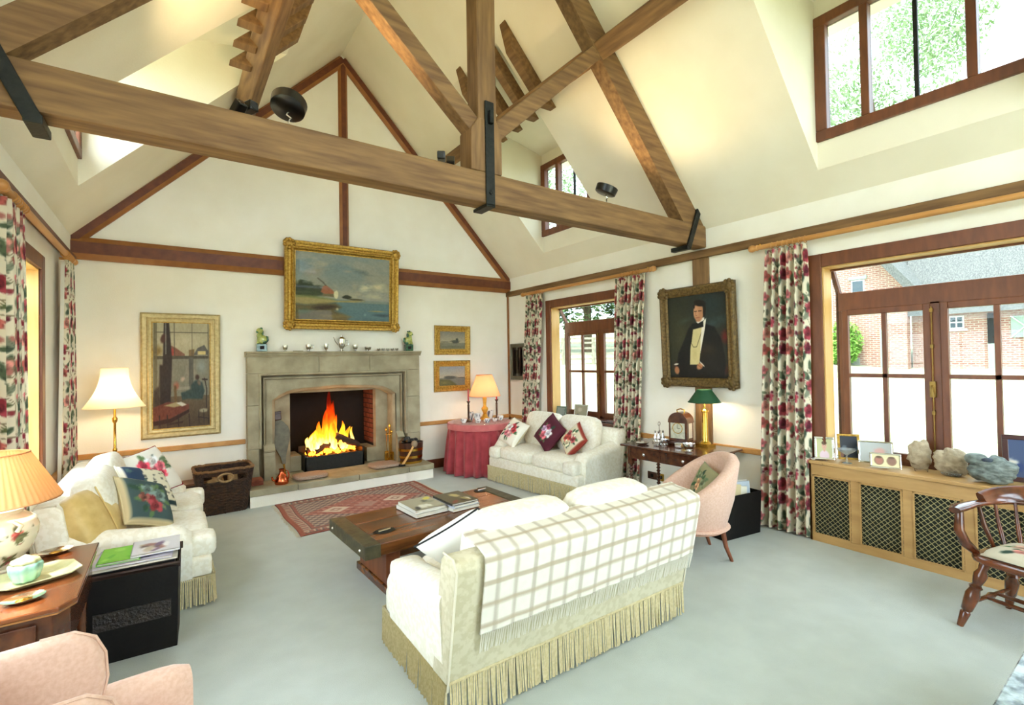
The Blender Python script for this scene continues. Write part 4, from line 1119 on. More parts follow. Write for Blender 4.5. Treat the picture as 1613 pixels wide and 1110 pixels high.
def shade(t, r0, z0, r1, z1, mt, pleats=0, bell=0, name='shade', seg=48):
    n = 10; prof = []
    for i in range(n+1):
        q = i/n; r = r0+(r1-r0)*q; r -= bell*math.sin(PI*q)*(.9); prof.append((r, z0+(z1-z0)*q))
    rip = (lambda a, z: 1+.012*math.sin(pleats*a)) if pleats else None
    b = MB()
    sg = pleats*4 if pleats else seg
    vs = []
    for r, z in prof:
        for k in range(sg):
            a = 2*PI*k/sg; q = r*(rip(a, z) if rip else 1); vs.append((q*math.cos(a), q*math.sin(a), z))
    b.v = vs; b.f = [(i*sg+k, i*sg+(k+1) % sg, (i+1)*sg+(k+1) % sg, (i+1)*sg+k) for i in range(n) for k in range(sg)]
    o = b.build(name, mt, t, smooth=180, fixn=False)
    for (r, z) in (prof[0], prof[-1]):
        MB().tube([(r*math.cos(2*PI*k/40), r*math.sin(2*PI*k/40), z) for k in range(40)], .004, 5, closed=True).build('shade_rim', mt, t, smooth=60)
    # spider wires that hold the shade
    b = MB()
    zt = prof[-1][1]-.02
    for k in range(3):
        a = 2*PI*k/3; b.tube([(0,0,zt), (prof[-1][0]*math.cos(a), prof[-1][0]*math.sin(a), zt+.015)], .002, 4)
    b.build('spider', brass, t)
    return o
bulbm = Memit('lamp_bulb', (255,214,150), 30)
def bulb(t, z, power, col=(1,.72,.44)):
    MB().ball((0,0,z), .022, sz=1.3).build('bulb', bulbm, t, smooth=60)
    lamp_light(t, (0,0,z+.0), power, col, .035)
t = thing('table_lamp', 'brass-gold table lamp with peach shade on the round red table', 'lamp', (TX+.13, TY+.06, ZT2+.001), 0)
giltl = M_('gilt_wood', (206,152,48), (224,176,70), 16, .35, metal=.5)
lampbase(t, [(.075,0),(.078,.02),(.06,.03),(.045,.05),(.04,.075),(.025,.09),(.03,.11),(.05,.145),(.055,.17),(.045,.19),(.028,.205),(.025,.24),(.03,.30),(.035,.33),(.03,.345),(.012,.35),(.012,.38)], giltl, 24)
shade(t, .25, .37, .125, .70, Mshade('peach_silk', (232,178,140), .5)); bulb(t, .46, 5)
def candlestick(x, y, lab):
    t = thing('candlestick', lab, 'candlestick', (x, y, ZT2+.001), 0, 'candlesticks on the round table')
    pr = [(.05,0),(.052,.015),(.03,.03),(.016,.04)]
    for i in range(9):
        z = .05+.022*i; pr += [(.012,z),(.019,z+.011)]
    pr += [(.012,.26),(.014,.28),(.026,.30),(.028,.31),(.014,.31)]
    MB().lathe(pr, seg=14).build('stick', wood_d, t, smooth=50)
    MB().lathe([(.012,.305),(.011,.49),(.004,.50),(1e-4,.505)], seg=10).build('candle', M_('red_wax', (178,40,40), None, rough=.4), t, smooth=40)
    MB().tube([(0,0,.50),(0,0,.515)], .0015, 4).build('wick', iron, t)
candlestick(TX-.20, TY-.0, 'twist-turned candlestick with red candle at the left of the round table')
candlestick(TX+.30, TY-.02, 'twist-turned candlestick with red candle at the right of the peach lamp')
def china(u, v, seed):
    cv = Cv(u, v, (238,236,228)); rng = random.Random(seed)
    for i in range(40): cv.ell(rng.uniform(0,6.28), rng.uniform(0,1), rng.uniform(.12,.3), rng.uniform(.06,.12), rng.choice([(54,64,96),(80,60,60),(60,70,60),(40,40,50)]), rng.uniform(0,3), .5)
    return cv.c
chinaP = Mpaint('china', .15, coat=.4)
def cup(x, y, r, h, lab, handle=True, mt=None, z=None, name='china_cup', cat='cup', grp='china on the round table', seed=1):
    t = thing(name, lab, cat, (x, y, ZT2+.001 if z is None else z), random.uniform(0,6), grp)
    prof = [(1e-4,.002),(r*.55,.002),(r*.6,.0),(r*.62,.006),(r*.85,h*.35),(r,h*.75),(r*1.02,h),(r*.94,h),(r*.9,h*.7),(r*.6,h*.15),(1e-4,h*.12)]
    b = MB().lathe(prof, seg=18); o = b.build('bowl', mt or chinaP, t, smooth=50)
    if mt is None:
        a = np.array([[p.co.x, p.co.y, p.co.z] for p in o.data.vertices]); paint_obj(o, china(np.mod(np.arctan2(a[:,1], a[:,0]), 2*PI), a[:,2]/h, seed))
    if handle: MB().tube([(r*.95,0,h*.8),(r*1.4,0,h*.75),(r*1.45,0,h*.45),(r*.9,0,h*.3)], .0045, 5).build('handle', mt or M_('white_china', (236,234,226), None, rough=.2), t, smooth=60)
    return t
cup(TX-.34, TY-.10, .045, .065, 'small blue-white china cup at the left rim of the round table', seed=1)
cup(TX-.17, TY-.22, .05, .05, 'low flowered china bowl at the front of the round table', False, seed=2)
cup(TX-.06, TY-.02, .055, .12, 'tall blue-white china mug in front of the peach lamp', seed=3)
cup(TX-.05, TY-.30, .045, .06, 'flowered china cup nearest the edge of the round table', seed=4)
cup(TX+.12, TY-.24, .045, .04, 'flat china dish right of centre on the round table', False, seed=5)
cup(TX+.26, TY-.18, .05, .07, 'blue china cup near the right candlestick', seed=6)
cup(TX+.25, TY+.10, .055, .13, 'dark china jar behind the right candlestick', False, seed=7)
cup(TX-.08, TY+.14, .05, .13, 'dark china jug behind the left candlestick', seed=8)

# ---------------------------------------------------------------- coffee table
ct = thing('coffee_table', 'low plank coffee table with iron-bound ends between the sofas', 'table', (-3.05, -3.28, 0), R(2.5))
old = M_('polished_old_elm', (66,34,16), (134,78,34), 5, .22, bump=.12, bscale=14, stretch=(.35,3,3), detail=6, coat=.25)
Lt, Wt = 1.56, .78
for i in range(3):
    w = Wt/3; y0 = -Wt/2+w*i
    MB().box(-Lt/2+.115, Lt/2-.115, y0+.0012, y0+w-.0012, .335, .42).build('plank', old, ct, bevel=.006)
ironb = M_('greenish_iron', (70,66,48), (96,90,66), 14, .5, metal=.3, bump=.3)
for s in (-1, 1):
    x0, x1 = sorted((s*Lt/2, s*(Lt/2-.115)))
    MB().box(x0, x1, -Wt/2-.004, Wt/2+.004, .328, .425).build('end_band', ironb, ct, bevel=.006)
    for y in (-.3, .3): MB().ball((s*Lt/2, y, .375), .012).build('stud', silver, ct, smooth=60)
for (x, y) in ((-.54, -.16), (.66, .30)):
    MB().lathe([(1e-4,.4215),(.07,.4215),(.075,.4235),(.07,.424),(1e-4,.422)], (x,y,0), 20, 1.15, .8).build('ring_recess', iron, ct)
    MB().tube([(x-.05,y-.0,.426),(x+.05,y+.01,.427)], .008, 6).build('lifting_ring', silver, ct, smooth=60)
for s in (-1, 1):
    MB().box(s*.52-.055, s*.52+.055, -.27, .27, 0.06, .335).build('leg', M_('red_elm', (110,54,28), (142,82,44), 6, .4, stretch=(2,2,.4)) if s < 0 else old, ct, bevel=.006)
    MB().box(s*.52-.07, s*.52+.07, -.31, .31, 0, .06).build('foot', old, ct, bevel=.006)
MB().box(-.47, .47, -.03, .03, .14, .22).build('stretcher', old, ct, bevel=.006)
def cover(fn_seed, base, blobs):
    def fn(u, v):
        cv = Cv(u, v, base); rng = random.Random(fn_seed)
        for c in blobs: cv.ell(rng.uniform(-.7,.7), rng.uniform(-.7,.7), rng.uniform(.2,.5), rng.uniform(.15,.35), c, rng.uniform(0,3), .5, wob=.6, seed=fn_seed)
        return cv.c
    return fn
pagem = M_('page_edges', (226,222,208), (206,200,182), 200, .8, stretch=(.05,.05,1))
def book(lab, x, y, z, w, d, h, rz, fn, spine=(228,226,216), grp='books on the coffee table', name='book'):
    t = thing(name, lab, 'book', (x, y, z), rz, grp)
    MB().box(-w/2+.004, w/2-.006, -d/2+.005, d/2-.005, .003, h-.003).build('pages', pagem, t)
    sp = M_('book_cover', spine, None, rough=.4)
    MB().box(-w/2, w/2, -d/2, d/2, 0, .003).build('back_cover', sp, t)
    MB().box(-w/2-.001, -w/2+.003, -d/2, d/2, 0, h).build('spine', sp, t)
    n = 40; b = MB(); b.grid(lambda u, v: ((u-.5)*w, (v-.5)*d, h), n, n); b.grid(lambda u, v: ((u-.5)*w, (v-.5)*d, h-.003), n, n)
    o = b.build('front_cover', paperP, t, fixn=False)
    U, V = np.meshgrid(np.linspace(-1,1,n), np.linspace(-1,1,n)); c = fn(U.ravel(), V.ravel()); paint_obj(o, np.vstack([c, c]))
    return t
ctz = .4265
book('thick pale picture book, lower of the left pile on the coffee table', -3.14, -3.17, ctz, .30, .36, .030, R(4), cover(1,(226,226,216),[(180,180,160)]))
book('picture book with yellow and grey cover on top of the left pile', -3.14, -3.165, ctz+.0305, .28, .34, .024, R(2), cover(2,(170,164,140),[(226,216,110),(90,90,80),(236,234,220),(214,200,80),(60,60,56),(140,140,120),(230,228,214)]))
book('white-spined book at the bottom of the right pile on the coffee table', -2.84, -3.22, ctz, .27, .36, .026, R(3), cover(3,(232,232,228),[(200,200,196)]))
book('slim book in the middle of the right pile on the coffee table', -2.84, -3.215, ctz+.0265, .26, .35, .02, R(5), cover(4,(220,220,224),[(150,160,180)]), spine=(200,206,220))
book('dark picture book on top of the right pile on the coffee table', -2.845, -3.22, ctz+.047, .26, .34, .018, R(2), cover(5,(96,88,64),[(196,180,120),(50,60,44),(228,224,210),(60,50,40),(160,150,90),(130,60,40)]), spine=(70,66,60))
# ---------------------------------------------------------------- pictures
def picture(name, label, cat, loc, rz, w, h, prof, fm, fn, res=(110, 90), slip=None, corners=None, tilt=0, group=None, glassy=False):
    """w,h outer size; prof = [(inset, height off the wall)]; picture faces local -Y, origin at the back centre"""
    t = thing(name, label, cat, loc, rz, group); t.rotation_euler = (tilt, 0, rz)
    def loops(prof, w, h, nm, mt, closeback=True):
        b = MB()
        pr = ([(0, 0)]+prof) if closeback else prof
        n = len(pr)
        for (sx, sz) in ((-1,-1),(1,-1),(1,1),(-1,1)):
            for d, y in pr: b.v.append((sx*(w/2-d), -y, sz*(h/2-d)))
        for k in range(4):
            k2 = (k+1) % 4
            for i in range(n-1): b.f.append((k*n+i, k2*n+i, k2*n+i+1, k*n+i+1))
        return b.build(nm, mt, t, smooth=25, fixn=False)
    loops(prof, w, h, 'frame', fm)
    ins = prof[-1][0]; yb = prof[-1][1]
    if slip:
        sw, sm = slip; loops([(ins-.001, yb), (ins+sw, yb-.002), (ins+sw, yb-.008)], w, h, 'slip', sm, False); ins += sw
    cw, ch = w-2*ins+.004, h-2*ins+.004; nx, nz = res
    b = MB(); b.grid(lambda u, v: ((u-.5)*cw, -(yb-.008), (v-.5)*ch), nx, nz)
    o = b.build('canvas', canvasP, t, fixn=False)
    U, V = np.meshgrid(np.linspace(0, 1, nx), np.linspace(0, 1, nz)); paint_obj(o, fn(U.ravel(), V.ravel()))
    MB().box(-w/2+.01, w/2-.01, -.006, 0, -h/2+.01, h/2-.01).build('backing', wood_d, t)
    if corners:
        r, m = corners
        for sx in (-1, 1):
            for sz in (-1, 1):
                b = MB(); rng = random.Random(3)
                c = Vector((sx*(w/2-r*.55), -(max(p[1] for p in prof))+.012, sz*(h/2-r*.55)))
                b.ball(c, r*.5, 1, .5, 1, 10, 6)
                for k in range(9):
                    a = 2*PI*k/9; b.ball(c+Vector((r*.55*math.cos(a), .004, r*.55*math.sin(a))), r*.26, 1, .7, 1, 8, 5)
                b.build('corner_ornament', m, t, smooth=60)
    return t
def landscape(u, v):
    cv = Cv(u, v, (110,124,126)); cv.grad(.3, (150,150,136), 1.0, (96,116,122))
    n = fbm(u*3.2+.4, v*4+.2, 4); n2 = fbm(u*5+2, v*6, 14)
    cv.mix((n-.46)*5*np.clip((v-.35)*3, 0, 1), (150,146,128), .7); cv.mix((n2-.52)*6*(v > .35), (176,164,136), .5)
    cv.ell(.72, .52, .09, .06, (214,204,170), .3, .8, .8, .8, 3); cv.ell(.88, .55, .13, .10, (206,192,154), .2, .9, .8, .8, 5); cv.ell(.82, .40, .12, .06, (190,180,150), 0, .9, .7, .8, 6)
    cv.ell(.20, .72, .14, .08, (146,134,116), .4, .9, .6, .8, 7); cv.ell(.70, .76, .12, .05, (86,94,96), -.3, .9, .7, .8, 8); cv.ell(.53, .76, .07, .03, (150,144,126), 0, .9, .7)
    # water
    cv.rect(-.1, 1.1, -.1, .315, (90,116,118), 1, .03); cv.mix((.31-v)*3.5*fbm(u*3, v*16, 2), (62,88,96), .9)
    cv.rect(.55, 1.1, .28, .315, (134,136,122), .7, .02)
    # trees, house, bank
    cv.ell(.07, .47, .13, .11, (44,54,36), .2, .4, 1, .8, 11); cv.ell(.20, .44, .11, .08, (54,62,40), 0, .4, 1, .8, 12); cv.ell(.12, .38, .2, .06, (60,68,42), 0, .5, 1, .6, 13)
    cv.ell(.52, .36, .06, .035, (40,44,30), 0, .4, 1, .6, 15); cv.ell(.62, .33, .11, .02, (74,70,46), 0, .5)
    cv.poly([(.25,.42),(.27,.50),(.30,.53),(.37,.46),(.40,.40),(.30,.38)], (150,92,60), 1, .015); cv.poly([(.27,.39),(.39,.40),(.39,.35),(.27,.36)], (104,96,66), 1, .01)
    cv.ell(.408, .39, .028, .07, (214,206,168), 0, .3, 1, .3, 16)
    cv.line([(.22,.62),(.27,.57),(.30,.52)], .012, (80,74,64), .7)
    cv.poly([(-.1,.36),(.1,.34),(.25,.33),(.42,.30),(.62,.315),(.72,.31),(.6,.285),(.4,.275),(.3,.24),(.1,.22),(-.1,.24)], (150,136,86), 1, .02)
    cv.poly([(-.1,.35),(.15,.36),(.40,.32),(.30,.31),(.1,.33),(-.1,.31)], (112,118,66), .9, .03)
    cv.poly([(-.1,.24),(.1,.22),(.3,.25),(.40,.26),(.46,.20),(.40,.14),(.55,.06),(.5,-.1),(-.1,-.1)], (92,80,44), 1, .05)
    cv.ell(.28, .19, .16, .05, (52,38,24), .1, .7, .9, .8, 18); cv.ell(.08, .12, .12, .06, (70,84,44), .2, .8, .8, .8, 19); cv.ell(.4, .06, .2, .04, (128,108,58), 0, .8, .7, .8, 20)
    cv.ell(.42, .17, .02, .03, (206,190,150), 0, .8, .8); cv.ell(.86, .16, .13, .015, (150,136,84), 0, .7, .9); cv.ell(.92, .10, .14, .03, (40,58,64), 0, .7, .8, .6, 22); cv.ell(.72, .10, .02, .03, (130,160,150), 0, .9, .7)
    cv.noise(22, 60, 31); return cv.c
picture('landscape_painting', 'large gilt-framed river landscape painting above the mantel', 'painting', (-2.885, -.105, 2.745), 0, 1.57, 1.18,
        [(0,.05),(.01,.065),(.03,.06),(.05,.045),(.075,.05),(.09,.075),(.105,.07),(.12,.045),(.125,.035)], gold, landscape, (180,130), slip=(.012, gold), corners=(.10, gold), tilt=R(3))
def interior(u, v):
    cv = Cv(u, v, (120,112,84)); cv.grad(0, (70,52,34), 1, (158,150,116))
    cv.rect(.05, .97, .68, 1.1, (164,156,126)); cv.ell(.6,.82,.4,.1,(182,172,142),0,.8,.7)
    cv.rect(.0, .98, .30, .66, (120,116,98)); cv.ell(.66,.52,.12,.14,(150,136,116),0,.8,.8,.5,3); cv.ell(.85,.58,.12,.1,(132,140,134),0,.8,.8)
    for pts, c in ((((.62,.68),(.62,.74),(.72,.75),(.72,.68)),(120,96,60)), (((.7,.69),(.78,.76),(.9,.79),(.97,.73),(.97,.69)),(88,86,78)), (((.22,.68),(.25,.80),(.4,.76),(.55,.70),(.55,.68)),(120,80,60))): cv.poly(pts, c, 1, .01)
    cv.poly([(.28,.69),(.28,.76),(.36,.75),(.36,.69)], (150,62,50), 1, .01); cv.rect(.78,.92,.695,.73,(196,176,116)); cv.ell(.08,.73,.1,.07,(120,98,48),0,.7,.9,.5,4)
    for x in (.37, .68, .97): cv.rect(x-.006, x+.006, .68, 1.1, (72,66,52))
    cv.rect(.05,.98,.905,.914,(84,78,60)); cv.rect(.02,.98,.655,.685,(76,70,54)); cv.rect(.62,.70,.3,.67,(84,82,70)); cv.rect(.02,.08,.0,1.1,(92,84,60),.8)
    cv.poly([(.17,.6),(.2,1.1),(.27,1.1),(.33,.66),(.3,.22),(.12,.2),(.12,.6)], (44,30,22), 1, .02); cv.poly([(.12,.58),(.12,.2),(.02,.2),(.02,.36),(.1,.4)], (60,44,30), .9, .03)
    cv.ell(.19,.85,.07,.05,(70,40,26),.5,.4); cv.rect(.215,.235,.7,1.1,(150,150,140),.6)
    # seated figure, chair, table
    cv.ell(.77,.475,.045,.032,(64,42,28),0,.4); cv.poly([(.66,.40),(.72,.44),(.78,.45),(.86,.42),(.90,.34),(.86,.26),(.6,.27),(.5,.26),(.48,.33),(.66,.36)], (46,62,58), 1, .02); cv.ell(.80,.42,.05,.03,(120,96,76),-.5,.6,.8)
    cv.line([(.9,.46),(.94,.36),(.93,.18)], .012, (44,30,22)); cv.line([(.86,.455),(.95,.45)], .010, (44,30,22)); cv.ell(.88,.15,.1,.025,(150,142,116),0,.5); 
    for x in (.79,.88,.96): cv.line([(x,.15),(x+.01,.02)], .009, (40,28,20))
    cv.line([(.78,.09),(.97,.07)], .007, (40,28,20)); cv.rect(.36,.64,.36,.39,(150,146,128),.6)
    cv.ell(.40,.40,.06,.05,(150,90,66),0,.7,.9,.6,8); cv.ell(.51,.46,.05,.03,(190,160,140),.2,.8,.8,.6,9); cv.line([(.38,.38),(.39,.24)], .03, (98,74,40))
    cv.poly([(0,.20),(.25,.25),(.62,.22),(.62,.17),(.3,.09),(.0,.07)], (104,50,32), 1, .012); cv.poly([(0,.07),(.3,.09),(.62,.17),(.62,.14),(.3,.05),(0,.03)], (50,22,16), 1, .01)
    cv.poly([(.18,.215),(.4,.245),(.56,.215),(.36,.195)], (156,140,98), 1, .01); cv.poly([(.4,.235),(.48,.245),(.58,.215),(.5,.2)], (206,202,186), .9, .01)
    for x in (.11,.24,.43,.62): cv.line([(x,.12),(x+.01,.0)], .012, (44,26,18))
    cv.line([(.24,.035),(.5,.05)], .012, (50,30,20)); cv.noise(26, 50, 40); return cv.c
frame_l = M_('champagne_frame', (176,156,106), (196,178,128), 30, .45, metal=.4)
picture('interior_painting', 'tall gilt-framed painting of a studio interior behind the floor lamp', 'painting', (-4.785, -.004, 1.58), 0, .79, 1.47,
        [(0,.03),(.02,.045),(.055,.04),(.06,.03),(.075,.035),(.085,.03),(.10,.028),(.105,.02)], frame_l, interior, (110,180), slip=(.008, gold), tilt=R(1))
def small1(u, v):
    cv = Cv(u, v, (150,144,120)); cv.grad(.3, (176,164,132), 1, (120,118,106)); cv.rect(-.1,1.1,-.1,.35,(120,116,92),1,.05)
    cv.ell(.6,.42,.2,.12,(66,66,48),0,.5,1,.8,1); cv.ell(.68,.52,.06,.14,(58,60,44),0,.5,1,.8,2); cv.ell(.2,.4,.25,.05,(104,100,78),0,.6); cv.ell(.5,.12,.5,.1,(92,92,66),0,.8,.8,.8,3); cv.noise(26,30,2); return cv.c
def small2(u, v):
    cv = Cv(u, v, (150,150,140)); cv.grad(.4, (176,166,142), 1, (136,142,144)); cv.rect(-.1,1.1,-.1,.4,(112,116,108),1,.04)
    cv.ell(.42,.42,.3,.1,(70,78,72),0,.5,1,.6,5); cv.ell(.85,.4,.2,.03,(72,70,56),0,.5); cv.poly([(-.1,.36),(.4,.3),(.62,.1),(.7,-.1),(-.1,-.1)], (88,90,56), 1, .06); cv.ell(.2,.16,.2,.1,(116,112,66),.1,.8,.8,.8,6); cv.noise(26,30,7); return cv.c
gp = [(0,.025),(.012,.04),(.03,.038),(.06,.02),(.075,.022),(.085,.018)]
picture('small_landscape', 'upper of two small gilt-framed landscapes right of the fireplace', 'painting', (-1.125, -.004, 2.03), 0, .65, .47, gp, gold, small1, (70,50), slip=(.01, gold), tilt=R(1), group='small gilt landscapes')
picture('small_landscape', 'lower of two small gilt-framed landscapes right of the fireplace', 'painting', (-1.14, -.004, 1.45), 0, .66, .50, gp, gold, small2, (70,50), slip=(.01, gold), tilt=R(1), group='small gilt landscapes')
def portrait(u, v):
    cv = Cv(u, v, (38,42,34)); cv.ell(.2,.5,.35,.5,(70,66,42),0,1,.6,.4,1); cv.ell(.75,.85,.4,.3,(30,46,50),0,1,.8); cv.ell(.8,.65,.3,.08,(58,78,84),.2,1,.6,.5,2); cv.ell(.3,.7,.2,.05,(64,76,70),.2,1,.5)
    cv.ell(.96,.48,.1,.1,(110,34,30),0,.8,.8,.4,3); cv.ell(.7,.1,.4,.1,(84,26,22),0,.8,.9,.4,4); cv.ell(.2,.14,.2,.08,(70,24,20),0,.8,.7)
    coat = (16,18,18)
    cv.poly([(.44,.66),(.60,.66),(.80,.60),(.90,.46),(.96,.2),(.9,-.1),(.2,-.1),(.12,.14),(.16,.30),(.30,.50),(.36,.60)], coat, 1, .02)
    cv.poly([(.44,.60),(.62,.62),(.60,.50),(.56,.36),(.52,.16),(.36,.16),(.38,.36),(.42,.52)], (196,184,132), 1, .01); cv.ell(.45,.3,.06,.1,(170,156,104),0,.9,.5)
    cv.line([(.44,.60),(.40,.42),(.43,.375),(.49,.375),(.60,.58)], .006, (60,54,34)); cv.poly([(.60,.66),(.67,.71),(.64,.58),(.55,.30),(.56,.45)], (224,218,204), 1, .008)
    cv.poly([(.42,.64),(.62,.68),(.62,.61),(.44,.585)], (12,12,14), 1, .01); cv.poly([(.50,.675),(.64,.73),(.64,.69),(.53,.655)], (222,216,204), 1, .008)
    cv.ell(.545,.785,.095,.12,(176,124,88),-.05,.2); cv.ell(.51,.80,.055,.09,(196,146,108),0,.7,.8); cv.ell(.57,.895,.115,.045,(22,16,12),-.15,.3); cv.ell(.645,.80,.03,.10,(26,18,14),-.1,.4); cv.ell(.47,.86,.02,.03,(30,20,14),.3,.5)
    cv.line([(.475,.80),(.515,.803)], .007, (44,28,20)); cv.line([(.545,.803),(.595,.80)], .007, (44,28,20)); cv.line([(.50,.79),(.495,.752),(.515,.748)], .006, (140,90,62)); cv.line([(.50,.722),(.56,.725)], .006, (140,72,58)); cv.ell(.535,.69,.05,.02,(170,118,84),0,.6)
    cv.ell(.12,.09,.055,.06,(168,112,76),.3,.4); cv.ell(.11,.165,.055,.014,(206,200,186),.1,.5); cv.ell(.53,.14,.07,.045,(172,118,80),.4,.4); cv.poly([(.52,.21),(.60,.15),(.61,.13),(.54,.18)], (226,220,204), 1, .008)
    cv.line([(.49,.16),(.56,.12)], .008, (130,82,56)); cv.rect(-.1,1.1,-.1,.03,(18,14,12),.6,.03); cv.noise(12,40,9); return cv.c
picture('portrait_painting', 'ornate framed portrait of a man in black coat and cream waistcoat', 'painting', (-.036, -3.79, 1.925), R(-90), .94, 1.14,
        [(0,.04),(.012,.06),(.03,.065),(.05,.05),(.07,.045),(.085,.05),(.10,.04),(.105,.03)], goldd, portrait, (150,190), corners=(.10, goldd), tilt=R(2))
def print_(u, v):
    cv = Cv(u, v, (200,192,164)); cv.rect(.12,.88,.1,.9,(120,112,90)); cv.ell(.5,.4,.26,.34,(54,50,44),0,.4); cv.ell(.5,.68,.1,.1,(150,126,96),0,.4); cv.noise(16,20,3); return cv.c
picture('framed_print', 'small framed print half hidden by the corner curtain', 'picture', (-.034, -.40, 1.66), R(-90), .58, .62, [(0,.015),(.01,.022),(.06,.02),(.065,.014)], M_('grey_olive_frame', (84,80,58), (100,94,70), 20, .5), print_, (50,50))

# ---------------------------------------------------------------- mantel ornaments
mz = 1.8555
glz_y = M_('yellow_glaze', (190,192,110), (140,150,74), 24, .2, coat=.4); glz_g = M_('green_glaze', (40,84,58), (70,110,76), 24, .2, coat=.4)
def lion(x, lab, flip):
    t = thing('guardian_lion', lab, 'figurine', (x, -.10, mz), 0, 'green and yellow glazed lions on the mantel')
    f = flip
    MB().box(-.06,.06,-.045,.045,0,.10).build('plinth', glz_g, t, bevel=.006); MB().box(-.025,.025,-.049,-.044,.03,.07).build('plinth_panel', soot, t, bevel=.008)
    MB().soft((.012*f,0,.155), (.10,.075,.11), 2.6, 6).ball((-.02*f,-.005,.20), .036, 1,.9,1.2).build('body', glz_y, t, smooth=180)
    for (a, c) in ((-.035,-.02),(-.03,.02)):
        MB().tube([(a*f,c,.19),(a*f-.006*f,c,.14),(a*f-.008*f,c-.008,.105)], [.017,.014,.018], 8).build('leg', glz_y, t, smooth=180)
    MB().soft((.035*f,0,.12), (.06,.085,.04), 2.5, 5).build('haunch', glz_g, t, smooth=180)
    h = MB().ball((-.02*f,-.01,.265), .040, 1.05,1,.95).build('head', glz_y, t, smooth=180)
    MB().soft((-.048*f,-.016,.252), (.035,.04,.03), 3, 4).build('muzzle', glz_g, h, smooth=180)
    for c in (-.03,.025): MB().ball((-.005*f,c,.295), .014, 1.3,.7,1).build('ear', glz_g, h, smooth=180)
    for c in (-.02,.008): MB().ball((-.05*f,c-.006,.272), .006).build('eye', soot, h, smooth=180)
    MB().soft((.012*f,0,.24), (.03,.07,.07), 2.4, 5).build('mane', glz_g, t, smooth=180)
    MB().tube([(.055*f,0,.12),(.075*f,0,.15),(.07*f,0,.19),(.055*f,0,.20)], [.012,.014,.013,.006], 8).build('tail', glz_g, t, smooth=180)
lion(-3.94, 'green and yellow glazed lion figurine at the left end of the mantel', 1); lion(-1.93, 'green and yellow glazed lion figurine at the right end of the mantel', -1)
def silv(x, h, r, lab, name='silver_cup', cat='cup', handles=0, spout=False, y=-.10, z=mz, grp='silver on the mantel', lid=False):
    t = thing(name, lab, cat, (x, y, z), 0, grp)
    h *= 1.15; r *= 1.15
    MB().lathe([(1e-4,0),(r*.7,0),(r*.72,.004),(r*.35,h*.12),(r*.3,h*.2),(r*.8,h*.4),(r*.95,h*.7),(r,h),(r*.92,h),(r*.85,h*.6),(r*.4,h*.3),(1e-4,h*.28)], seg=18).build('body', silver, t, smooth=50)
    if lid: MB().lathe([(r,h),(r*.7,h*1.12),(r*.2,h*1.2),(r*.2,h*1.28),(1e-4,h*1.32)], seg=16).build('lid', silver, t, smooth=50)
    for k in range(handles):
        s = 1 if k == 0 else -1
        MB().tube([(s*r*.95,0,h*.85),(s*r*1.6,0,h*.9),(s*r*1.7,0,h*.55),(s*r*.85,0,h*.4)], .004, 5).build('handle', silver, t, smooth=60)
    if spout: MB().tube([(-r*.8,0,h*.5),(-r*1.5,0,h*.8),(-r*1.9,0,h*1.15)], [.008,.006,.005], 6).build('spout', silver, t, smooth=60)
    return t
silv(-3.66, .07, .03, 'small silver pot, leftmost of the mantel silver'); silv(-3.37, .08, .035, 'silver mug left of centre on the mantel', handles=1)
silv(-3.14, .09, .028, 'narrow silver goblet beside the silver coffee pot'); silv(-2.93, .15, .05, 'tall silver coffee pot at the middle of the mantel', 'silver_pot', 'pot', 1, True, lid=True)
silv(-2.74, .08, .035, 'silver goblet right of the silver coffee pot', handles=0); silv(-2.56, .055, .045, 'low silver bowl on the mantel', 'silver_bowl', 'bowl')
for i, x in enumerate((-2.40, -2.33, -2.26, -2.19, -2.12)):
    silv(x, .035, .022, 'tiny silver salt cup, %s of five in a row near the right lion' % ('first','second','third','fourth','last')[i], 'salt_cup', 'cup')
tag(MB().box(-3.56,-3.44,-.12,-.07,mz,mz+.012).build('stone_slip', stone, bevel=.003), 'thin flat stone lying on the mantel left of the silver mug', 'stone')
# ---------------------------------------------------------------- writing desk and what stands on it
mah = M_('dark_mahogany', (58,28,16), (92,50,28), 8, .22, stretch=(2,.4,2), detail=5, coat=.3)
DZ = .74
dk = thing('writing_desk', 'dark mahogany writing table with bobbin legs under the portrait', 'desk', (-.44, -3.80, 0), R(-90+3))
dw, dd = 1.06, .66
MB().box(-dw/2, dw/2, -dd/2, dd/2, DZ-.022, DZ).build('top', mah, dk, bevel=.006)
MB().box(-dw/2+.06, dw/2-.06, -dd/2+.05, dd/2-.05, DZ-.15, DZ-.022).build('carcass', mah, dk, bevel=.004)
for s in (-1, 1):
    d = MB().box(s*.235-.20, s*.235+.20, -dd/2+.043, -dd/2+.052, DZ-.138, DZ-.034).build('drawer', mah, dk, bevel=.004)
    MB().ball((s*.235, -dd/2+.03, DZ-.086), .018, 1,.7,1).build('knob', silver, d, smooth=60)
def bobbin(x, y, parent, z1=DZ-.15, mt=None, r=.024):
    pr = [(r*.9,0),(r,.02),(r*.7,.05)]; z = .06
    while z < z1-.09:
        pr += [(r*.55,z),(r*1.05,z+.017),(r*.55,z+.034)]; z += .036
    pr += [(r,z1-.07),(r*1.1,z1-.06)]
    MB().lathe(pr, (x,y,0), 14).build('leg', mt or mah, parent, smooth=50); MB().box(x-r*1.1,x+r*1.1,y-r*1.1,y+r*1.1,z1-.07,z1+.0).build('leg_block', mt or mah, parent)
for sx in (-1, 1):
    for sy in (-1, 1): bobbin(sx*(dw/2-.09), sy*(dd/2-.08), dk)
